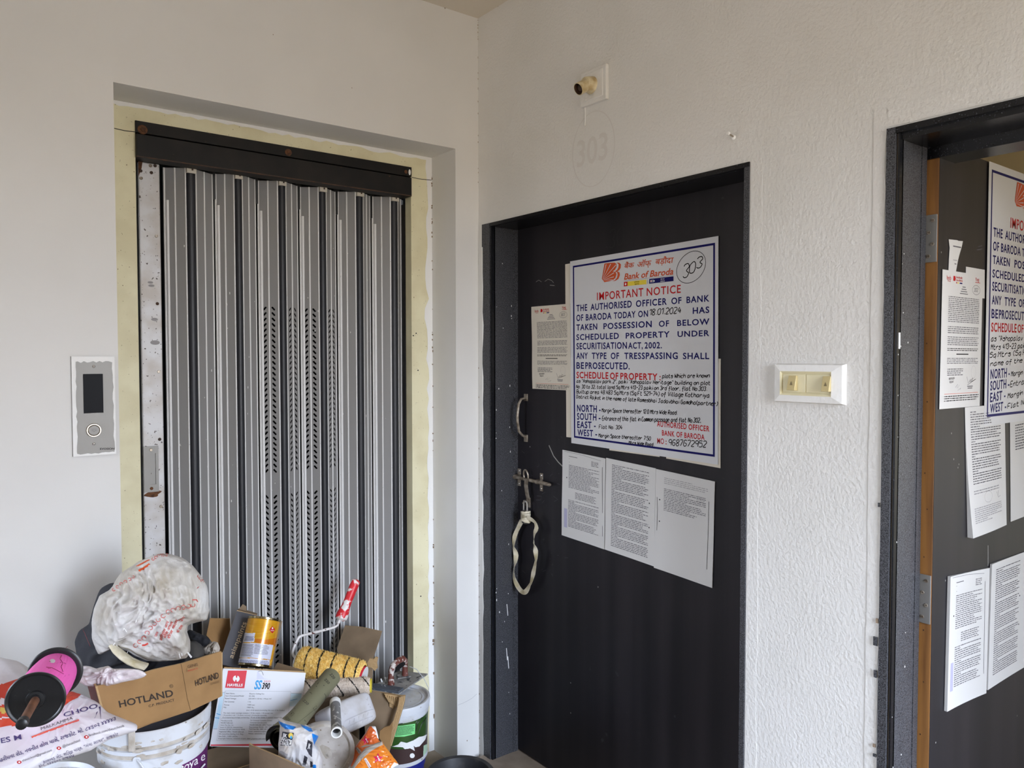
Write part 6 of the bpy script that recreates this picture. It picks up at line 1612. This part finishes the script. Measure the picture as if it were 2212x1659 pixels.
px_line(mb, out + [out[0]], .003, 'jerry', js, lift=.0016, sub=3); px_line(mb, [C7(1400, 1010), C7(1600, 910), C7(1875, 805)], .0022, 'jerry', js, lift=.0014)
for k in range(5):
    x, y = 1470 + k * 75, 880 - k * 34; px_line(mb, [C7(x, y + 60), C7(x + 10, y)], .0016, 'jerry', js, lift=.0012); px_line(mb, [C7(x - 10, y + 145), C7(x + 8, y + 85)], .0016, 'jerry', js, lift=.0012)
build(mb, 'grip_ribs', jerry, doubles=False)
pa, pb = P(724, 1516, 2.18), P(727, 1583, 2.0); pax = (pb - pa).normalized(); PL = (pb - pa).length
mb = MB().lathe([(.0125, 0), (.0152, .001), (.0155, .02), (.0136, .024), (.0136, PL - .008), (.0146, PL - .006), (.0148, PL - .001), (.0142, PL), (.0112, PL), (.0108, PL - .02), (.0108, .004), (0, .004)], pa, pax, 'pipe', n=36, mats=['whitepaint'] * 3 + ['pipe'] + ['whitepaint'] * 5 + ['pipe', 'pipe'])
tag(build(mb, 'metal_pipe', base=pb), 'short paint-splashed grey pipe lying over the dirty round lid', 'pipe')

# ---------------------------------------------------------------- tilted bucket with dirty lid
lc = P(694, 1622, 2.09); vd = (CAM - lc).normalized()
hd_ = Vector((vd.x, vd.y, 0)).normalized(); ln = (hd_ * cos(radians(56)) + Vector((0, 0, 1)) * sin(radians(56))).normalized()
RL = .0885
lb = thing('tilted_bucket', lc - ln * .075, 'tilted white bucket with a dirty round lid, in front of the white can', 'bucket')
mb = MB().lathe([(0, -.075), (RL * .88, -.075), (RL * .96, -.012), (RL * .96, -.004)], lc, ln, 'bucket', n=56); build(mb, 'bucket_body', lb)
mb = MB().lathe([(RL * .97, -.014), (RL, -.012), (RL, -.002), (RL * .97, 0), (RL * .87, 0), (RL * .84, -.004), (RL * .82, -.0055), (0, -.0055)], lc, ln, 'lidtop', n=72, mats=['bucket', 'bucket', 'lidtop', 'lidtop', 'grime', 'grime', 'lidtop'])
lsf = Surf(mb)
px_fan(mb, [C7(*q) for q in ((985, 1300), (1030, 1275), (1090, 1300), (1150, 1330), (1190, 1420), (1185, 1490), (1090, 1510), (1035, 1430))], 'grime', lsf, sub=2)
px_fan(mb, [(C7(1005, 1040)[0] + cos(t) * 1.6, C7(1005, 1040)[1] + sin(t) * 1.6) for t in [2 * pi * k / 8 for k in range(8)]], 'dirt', lsf, sub=1)
rr = random.Random(33)
for k in range(26):
    x, y, s = rr.uniform(880, 1460), rr.uniform(960, 1640), rr.uniform(.6, 3.2); c = C7(x, y)
    px_fan(mb, [(c[0] + cos(t) * s * rr.uniform(.6, 1.2), c[1] + sin(t) * s * rr.uniform(.5, 1.1)) for t in [2 * pi * q / 8 for q in range(8)]], rr.choice(('grime', 'inkpale', 'grime', 'dirt')) if s < 2 else 'grime', lsf, sub=1)
build(mb, 'lid', lb, doubles=False, sharp=40)

# ---------------------------------------------------------------- crumpled cement bag
jk = [C7(*q) for q in ((298, 845), (340, 822), (410, 875), (560, 915), (690, 945), (760, 945), (850, 1005), (935, 1035), (970, 1140), (910, 1260), (960, 1330), (1005, 1400), (1040, 1520), (1030, 1659), (1000, 1800), (320, 1800), (312, 1500), (318, 1250), (335, 960))]
jz = [([C7(*q) for q in ((312, 888), (420, 935), (605, 985), (560, 1032), (430, 1024), (340, 950))], 'jkblue'), ([C7(*q) for q in ((670, 940), (850, 1005), (880, 1065), (820, 1065), (700, 985))], 'jkblue'),
      ([C7(*q) for q in ((860, 1090), (975, 1135), (900, 1285), (875, 1180))], 'jkblue'), ([C7(*q) for q in ((415, 1515), (475, 1585), (440, 1600))], 'jkblue'), ([C7(*q) for q in ((880, 1600), (930, 1610), (930, 1700), (870, 1700))], 'jkblue'),
      ([C7(*q) for q in ((378, 1062), (570, 1085), (515, 1300), (345, 1290))], 'jkblack'), ([C7(*q) for q in ((795, 1195), (872, 1240), (862, 1485), (815, 1440), (765, 1340))], 'jkblack'),
      ([C7(*q) for q in ((740, 1450), (792, 1490), (760, 1620), (705, 1615))], 'jkblack'), ([C7(*q) for q in ((830, 1545), (870, 1560), (880, 1640), (835, 1650))], 'jkblack'), ([C7(*q) for q in ((330, 1400), (360, 1370), (470, 1440), (450, 1500))], 'inkpale'),
      ([C7(*q) for q in ((290, 1470), (400, 1490), (420, 1570), (300, 1600))], 'card')]
def jkm(p, c):
    for z, m_ in jz:
        if inpoly(p, z): return m_
mb = MB(); blob(mb, jk, 1.93, .055, .05, 'jkpaper', N=300, R=90, amp=.008, freq=22, seed=29, mfn=jkm)
kf = Surf(mb)
T = lambda s, a, b, t, m, **k: text_on(mb, s, C7(*a), C7(*b), C7(*t), m, kf, lift=.0030, **k)
T('JK', (385, 1140), (466, 1168), (392, 1082), 'white', bold=.03); T('WHITE', (358, 1208), (530, 1262), (366, 1150), 'white', bold=.03); T('CEMENT', (345, 1262), (515, 1312), (352, 1212), 'white', bold=.02)
T('JK', (792, 1320), (828, 1345), (800, 1255), 'white', bold=.02)
c = C7(518, 1128); px_fan(mb, [(c[0] + cos(t) * 5.2, c[1] + sin(t) * 6) for t in [2 * pi * k / 14 for k in range(14)]], 'byellow', kf, lift=.0013, sub=2); px_fan(mb, [(c[0] + .5 + cos(t) * 2.4, c[1] + 3.5 + sin(t) * 3.2) for t in [2 * pi * k / 10 for k in range(10)]], 'cyan', kf, lift=.0018, sub=1)
tag(build(mb, 'cement_bag', base=P(650, 1690, 1.93), doubles=False, sharp=60), 'crumpled white and blue cement bag, front centre of heap', 'bag')
# loose flap of cardboard in front of the bag
ft = [P(538, 1606, 1.96), P(545, 1611, 1.955), P(600, 1634, 1.885), P(650, 1657, 1.83), P(700, 1680, 1.79)]; fbm = [q + Vector((.01, .03, -.19)) for q in ft]
mb = MB().slab(ft + fbm[::-1], FW * .005, 'carddull', edge='cardedge')
tag(build(mb, 'cardboard_flap', base=fbm[2], doubles=False), 'loose brown cardboard flap at the bottom edge, in front of the crumpled bag', 'cardboard')

# ---------------------------------------------------------------- orange packets
def packet(poly, d, th, m, seed, label, dec):
    mb = MB(); blob(mb, poly, d, th, th, m, N=260, R=64, amp=.005, freq=30, seed=seed, mfn=dec[0], flat=.55, tilt=dec[2]); s = Surf(mb); dec[1](mb, s)
    return tag(build(mb, 'snack_packet', base=P(sum(p[0] for p in poly) / len(poly), max(p[1] for p in poly), d), doubles=False, sharp=60), label, 'packet', 'orange packets at the right of the heap')
p1 = [C8(*q) for q in ((398, 890), (490, 888), (525, 1000), (545, 1100), (600, 1150), (420, 1330), (240, 1450), (120, 1500), (150, 1330), (190, 1190), (330, 1010))]
def d1_(mb, s):
    c = C8(350, 1105); px_fan(mb, star(c, 10, 4.4, -.5), 'crimson', s, lift=.0012, sub=2); text_on(mb, '446', C8(335, 1075), C8(372, 1135), C8(352, 1068), 'white', s, bold=.015, lift=.0018)
    px_fan(mb, [C8(*q) for q in ((172, 1195), (205, 1178), (285, 1275), (245, 1305))], 'seal', s, lift=.0012, sub=2); text_on(mb, 'JAL MASALA', C8(190, 1215), C8(262, 1292), C8(205, 1205), 'inkgrey', s, lift=.0018)
packet(p1, 2.16, .012, 'packet2', 41, 'darker orange packet with a pink star, lying behind the brighter packet', (lambda p, c: 'white' if inpoly(p, [C8(*q) for q in ((430, 880), (500, 880), (550, 1090), (515, 1060), (490, 960), (440, 905))]) else None, d1_, (0, -.0006)))
p2 = [C8(*q) for q in ((345, 1215), (480, 1150), (585, 1112), (700, 1270), (845, 1465), (780, 1500), (700, 1560), (300, 1700), (60, 1620), (130, 1510), (230, 1340))]
sz = [C8(*q) for q in ((60, 1620), (130, 1505), (225, 1330), (345, 1205), (480, 1140), (580, 1100), (605, 1165), (500, 1215), (400, 1280), (300, 1370), (190, 1500), (110, 1640))]
def d2_(mb, s):
    c = C8(530, 1370); px_fan(mb, star(c, 11.5, 5, -.3), 'crimson', s, lift=.0012, sub=2); text_on(mb, '446', C8(505, 1335), C8(545, 1410), C8(528, 1325), 'white', s, bold=.02, lift=.0018)
    px_fan(mb, [C8(*q) for q in ((320, 1378), (350, 1362), (430, 1490), (395, 1520))], 'white', s, lift=.0012, sub=2); text_on(mb, 'JAL MASALA', C8(338, 1392), C8(405, 1500), C8(352, 1384), 'crimson', s, lift=.0018)
    for x, y in ((605, 1200), (628, 1248), (655, 1290), (685, 1345), (715, 1395), (740, 1440)): px_line(mb, [*star(C8(x, y), 1.9, .9), star(C8(x, y), 1.9, .9)[0]], .0005, 'red', s, lift=.0012, sub=1)
    for a, b in (((260, 1440), (300, 1480)), ((480, 1440), (520, 1400)), ((570, 1275), (530, 1262)), ((650, 1480), (700, 1470)), ((600, 1470), (620, 1400))): px_line(mb, [C8(*a), C8(*b)], .0006, 'red', s, lift=.0012, sub=2)
packet(p2, 2.03, .014, 'packet', 43, 'bright orange packet with a pale seal strip and pink star, in front', (lambda p, c: 'seal' if inpoly(p, sz) else ('whitepaint' if inpoly(p, [C8(*q) for q in ((770, 1430), (850, 1460), (740, 1540), (720, 1500))]) else None), d2_, (.0002, -.0007)))

# ---------------------------------------------------------------- torn carton
tp = [C8(*q) for q in ((300, 330), (470, 370), (700, 405), (840, 430), (938, 432), (930, 520), (900, 640), (850, 800), (790, 1000), (735, 1180), (700, 1270))]
pts = [P(x, y, 2.46 - (y - 1500) * .0004) for x, y in tp]
tcn = thing('torn_carton', (pts[-1].x, pts[-1].y, 0), 'torn brown carton with ripped corrugated edges, left of the green-labelled bucket', 'carton')
bb = [Vector((pts[-1].x, pts[-1].y, .001)), Vector((pts[0].x - .02, pts[0].y - .09, .001))]
mb = MB().slab(pts + [bb[0], bb[1]], FW * .006, 'carddull', edge='cardedge'); build(mb, 'panel', tcn, doubles=False)
def off(q, d): return P(*C8(*q), d)
mb = MB().slab([off(q, 2.445) for q in ((620, 405), (700, 415), (870, 440), (800, 530), (755, 630), (700, 600), (700, 540))], FW * .004, 'cardedge')
for k in range(7):
    a = off((640 + k * 32, 430 + k * 6), 2.443); b = off((700 + k * 18, 530 + k * 12), 2.443); mb.tube([a, b], .0022, 'cardedge', n=6)
build(mb, 'ripped_flap', tcn, doubles=False)
mb = MB(); st = [(938, 432), (925, 520), (895, 640), (845, 800), (785, 1000), (735, 1180)]
for k in range(4):
    mb.tube([off((x - 14 - k * 22, y + k * 8), 2.452 - (y / 6.9) * .0004) for x, y in st], .0028, 'cardedge', n=6)
build(mb, 'corrugated_edge', tcn, doubles=False)
mb = MB().slab([off(q, 2.36) for q in ((560, 960), (620, 910), (700, 890), (750, 825), (745, 900), (720, 1080), (700, 1270), (640, 1250), (600, 1150), (545, 1060))], FW * .005, 'card', edge='cardedge'); build(mb, 'folded_flap', tcn, doubles=False)

# ---------------------------------------------------------------- green-labelled bucket on a blue one
gc = P(862, 1590, 2.62); GZ = .158
gl = thing('blue_bucket', (gc.x, gc.y, 0), 'dark blue bucket at the floor, under the green-labelled bucket', 'bucket')
mb = MB().lathe([(0, 0), (.080, 0), (.084, .13), (.088, .132), (.089, GZ - .004), (.087, GZ - .001), (0, GZ - .001)], (gc.x, gc.y, 0), (0, 0, 1), 'blue', n=56); build(mb, 'bucket_body', gl)
gb = thing('paint_bucket', (gc.x, gc.y, GZ), 'white lidded paint bucket with green and brown label, splashed white, right end of heap', 'bucket')
mb = MB().lathe([(0, 0), (.094, 0), (.0965, .004), (.0965, .010), (.0935, .011), (.098, .155), (.0985, .16)], (gc.x, gc.y, GZ), (0, 0, 1), 'bucket', n=72); build(mb, 'bucket_body', gb)
mb = MB().lathe([(.099, .158), (.1005, .156), (.1015, .170), (.1000, .171), (.1005, .173), (.1035, .174), (.1045, .196), (.1035, .199), (.098, .199), (.095, .190), (.086, .189), (.083, .194), (.079, .1945), (.076, .192), (0, .192)], (gc.x, gc.y, GZ), (0, 0, 1), 'bucket', n=80); build(mb, 'lid', gb)
def gf(u, v): a = radians(150 + 195 * u); h = .013 + .138 * v; r_ = .0935 + (.0045) * v + .0007; return Vector((gc.x + cos(a) * r_, gc.y + sin(a) * r_, GZ + h))
spl = [C8(*q) for q in ((740, 1195), (830, 1165), (870, 1120), (960, 1140), (1060, 1100), (1140, 1050), (1200, 1040), (1262, 1010), (1235, 1090), (1150, 1190), (1090, 1205), (1060, 1180), (1080, 1260), (1010, 1220), (930, 1235), (900, 1205))]
def gm(u, v):
    p = pix(gf(u, v))
    if inpoly(p, spl) or (p[0] - C8(1040, 1330)[0]) ** 2 + (p[1] - C8(1040, 1330)[1]) ** 2 < 28: return 'whitepaint'
    if inpoly(p, [C8(*q) for q in ((1210, 1180), (1275, 1150), (1260, 1320), (1205, 1340))]): return 'mintpale'
    return 'green' if v > .42 + .05 * sin(u * 9) else 'umber'
mb = MB().grid(gf, 340, 190, 'green', gm); gs = Surf(mb)
px_fan(mb, [C8(*q) for q in ((760, 890), (900, 880), (1084, 850), (1080, 1005), (920, 1045), (780, 1048))], 'mint', gs, lift=.001, sub=4)
px_greek(mb, C8(810, 895), C8(1070, 868), C8(1060, 1000), C8(790, 1035), 7, 'ink', gs, seed=3, lift=.0016)
for q in (((900, 760), (1050, 720), (1120, 800), (1090, 840)), ((1240, 640), (1190, 760), (1120, 840), (1095, 960)), ((1250, 760), (1180, 860), (1130, 1000)), ((960, 830), (1010, 790), (1060, 780))): px_line(mb, [C8(*p) for p in q], .0022, 'pen', gs, lift=.001)
build(mb, 'label', gb, doubles=False)['label'] = 'green over brown paint label with white splashes'
hw_ = [P(927, 1525, 2.60), P(929, 1505, 2.62), P(925, 1485, 2.66), P(916, 1466, 2.68), P(900, 1446, 2.70), P(885, 1440, 2.72)]
build(MB().tube(hw_, .0013, 'bucket', n=6), 'wire_handle', gb)

# ---------------------------------------------------------------- plastering float on the lid
FZ = GZ + .199 + .008
fa, fb_, fc, fd = hz(*C6(1040, 1530), FZ), hz(*C6(1430, 1592), FZ), hz(*C6(1790, 1342), FZ), hz(*C6(1560, 1228), FZ)
fd = fa + (fc - fb_) * .97
pf = thing('plastering_float', (fa + fc) / 2, 'cement-caked plastering float with a red-brown grip, on the white bucket lid', 'plastering float')
mb = MB().slab([fa, fb_, fb_.lerp(fc, .97) + Vector((0, 0, .001)), fc + Vector((.004, 0, .002)), fd], (0, 0, -.005), 'float'); build(mb, 'plate', pf, bevel=.001)
e_ = (fd - fa); mb = MB().slab([fa + Vector((0, 0, .008)), fb_ + Vector((0, 0, .008)), fb_.lerp(fc, .17) + Vector((0, 0, .010)), fa.lerp(fd, .17) + Vector((0, 0, .010))], (0, 0, -.0085), 'floatbar'); build(mb, 'end_bar', pf, bevel=.0015)
g0 = hz(*C6(1330, 1470), FZ + .001); g1 = hz(*C6(1510, 1365), FZ + .001)
mb = MB()
arc = [g0, g0.lerp(g1, .0) + Vector((0, 0, .03)), g0.lerp(g1, .04) + Vector((0, 0, .046)), g0.lerp(g1, .16) + Vector((0, 0, .062)), g0.lerp(g1, .5) + Vector((0, 0, .069)), g0.lerp(g1, .84) + Vector((0, 0, .067)), g0.lerp(g1, 1.0) + Vector((0, 0, .056)), g1 + Vector((0, 0, .03)), g1]
mb.tube(arc, [.013, .0095, .0105, .011, .011, .011, .010, .0095, .012], 'handlered', n=16)
gd = (g1 - g0).normalized(); build(mb, 'grip', pf)
mb = MB(); q_ = g0.lerp(g1, .14) + Vector((0, 0, .036)); sd = Vector((gd.y, -gd.x, 0)) * .006
mb.slab([q_ + sd, g0.lerp(g1, .95) + Vector((0, 0, .044)) + sd, g0.lerp(g1, .95) + Vector((0, 0, .060)) + sd, q_ + Vector((0, 0, .022)) + sd], -sd * 2, 'black'); build(mb, 'finger_pad', pf)
for (q, dz) in (((1215, 1440), .012), ((1270, 1430), .014)):
    a = hz(*C6(*q), FZ + .004); build(MB().tube([a, a + Vector((-.004, 0, dz))], .0028, 'whitepaint', n=8), 'bolt', pf)
bx = (g1 - g0); mb = MB().slab([g1 + Vector((-.035, -.010, .004)), g1 + Vector((.012, -.022, .004)), g1 + Vector((.03, .006, .004)), g1 + Vector((-.02, .02, .004))], (0, 0, -.003), 'float'); build(mb, 'foot_plate', pf)

# ---------------------------------------------------------------- black tub by the corner
tbk = hz(985, 1632, .115); vdh = Vector((tbk.x - CAM.x, tbk.y - CAM.y, 0)).normalized(); tcx = tbk - vdh * .112 + Vector((.012, -.006, 0))
mb = MB().lathe([(0, .004), (.078, .004), (.101, .105), (.103, .110), (.107, .112), (.112, .115), (.115, .112), (.115, .106), (.108, .103), (.084, .0), (0, 0)], (tcx.x, tcx.y, 0), (0, 0, 1), 'tub', n=72)
tag(build(mb, 'mortar_tub', base=(tcx.x, tcx.y, 0), sharp=40), 'dusty black mortar tub on the floor by the corner, at the bottom edge', 'tub')
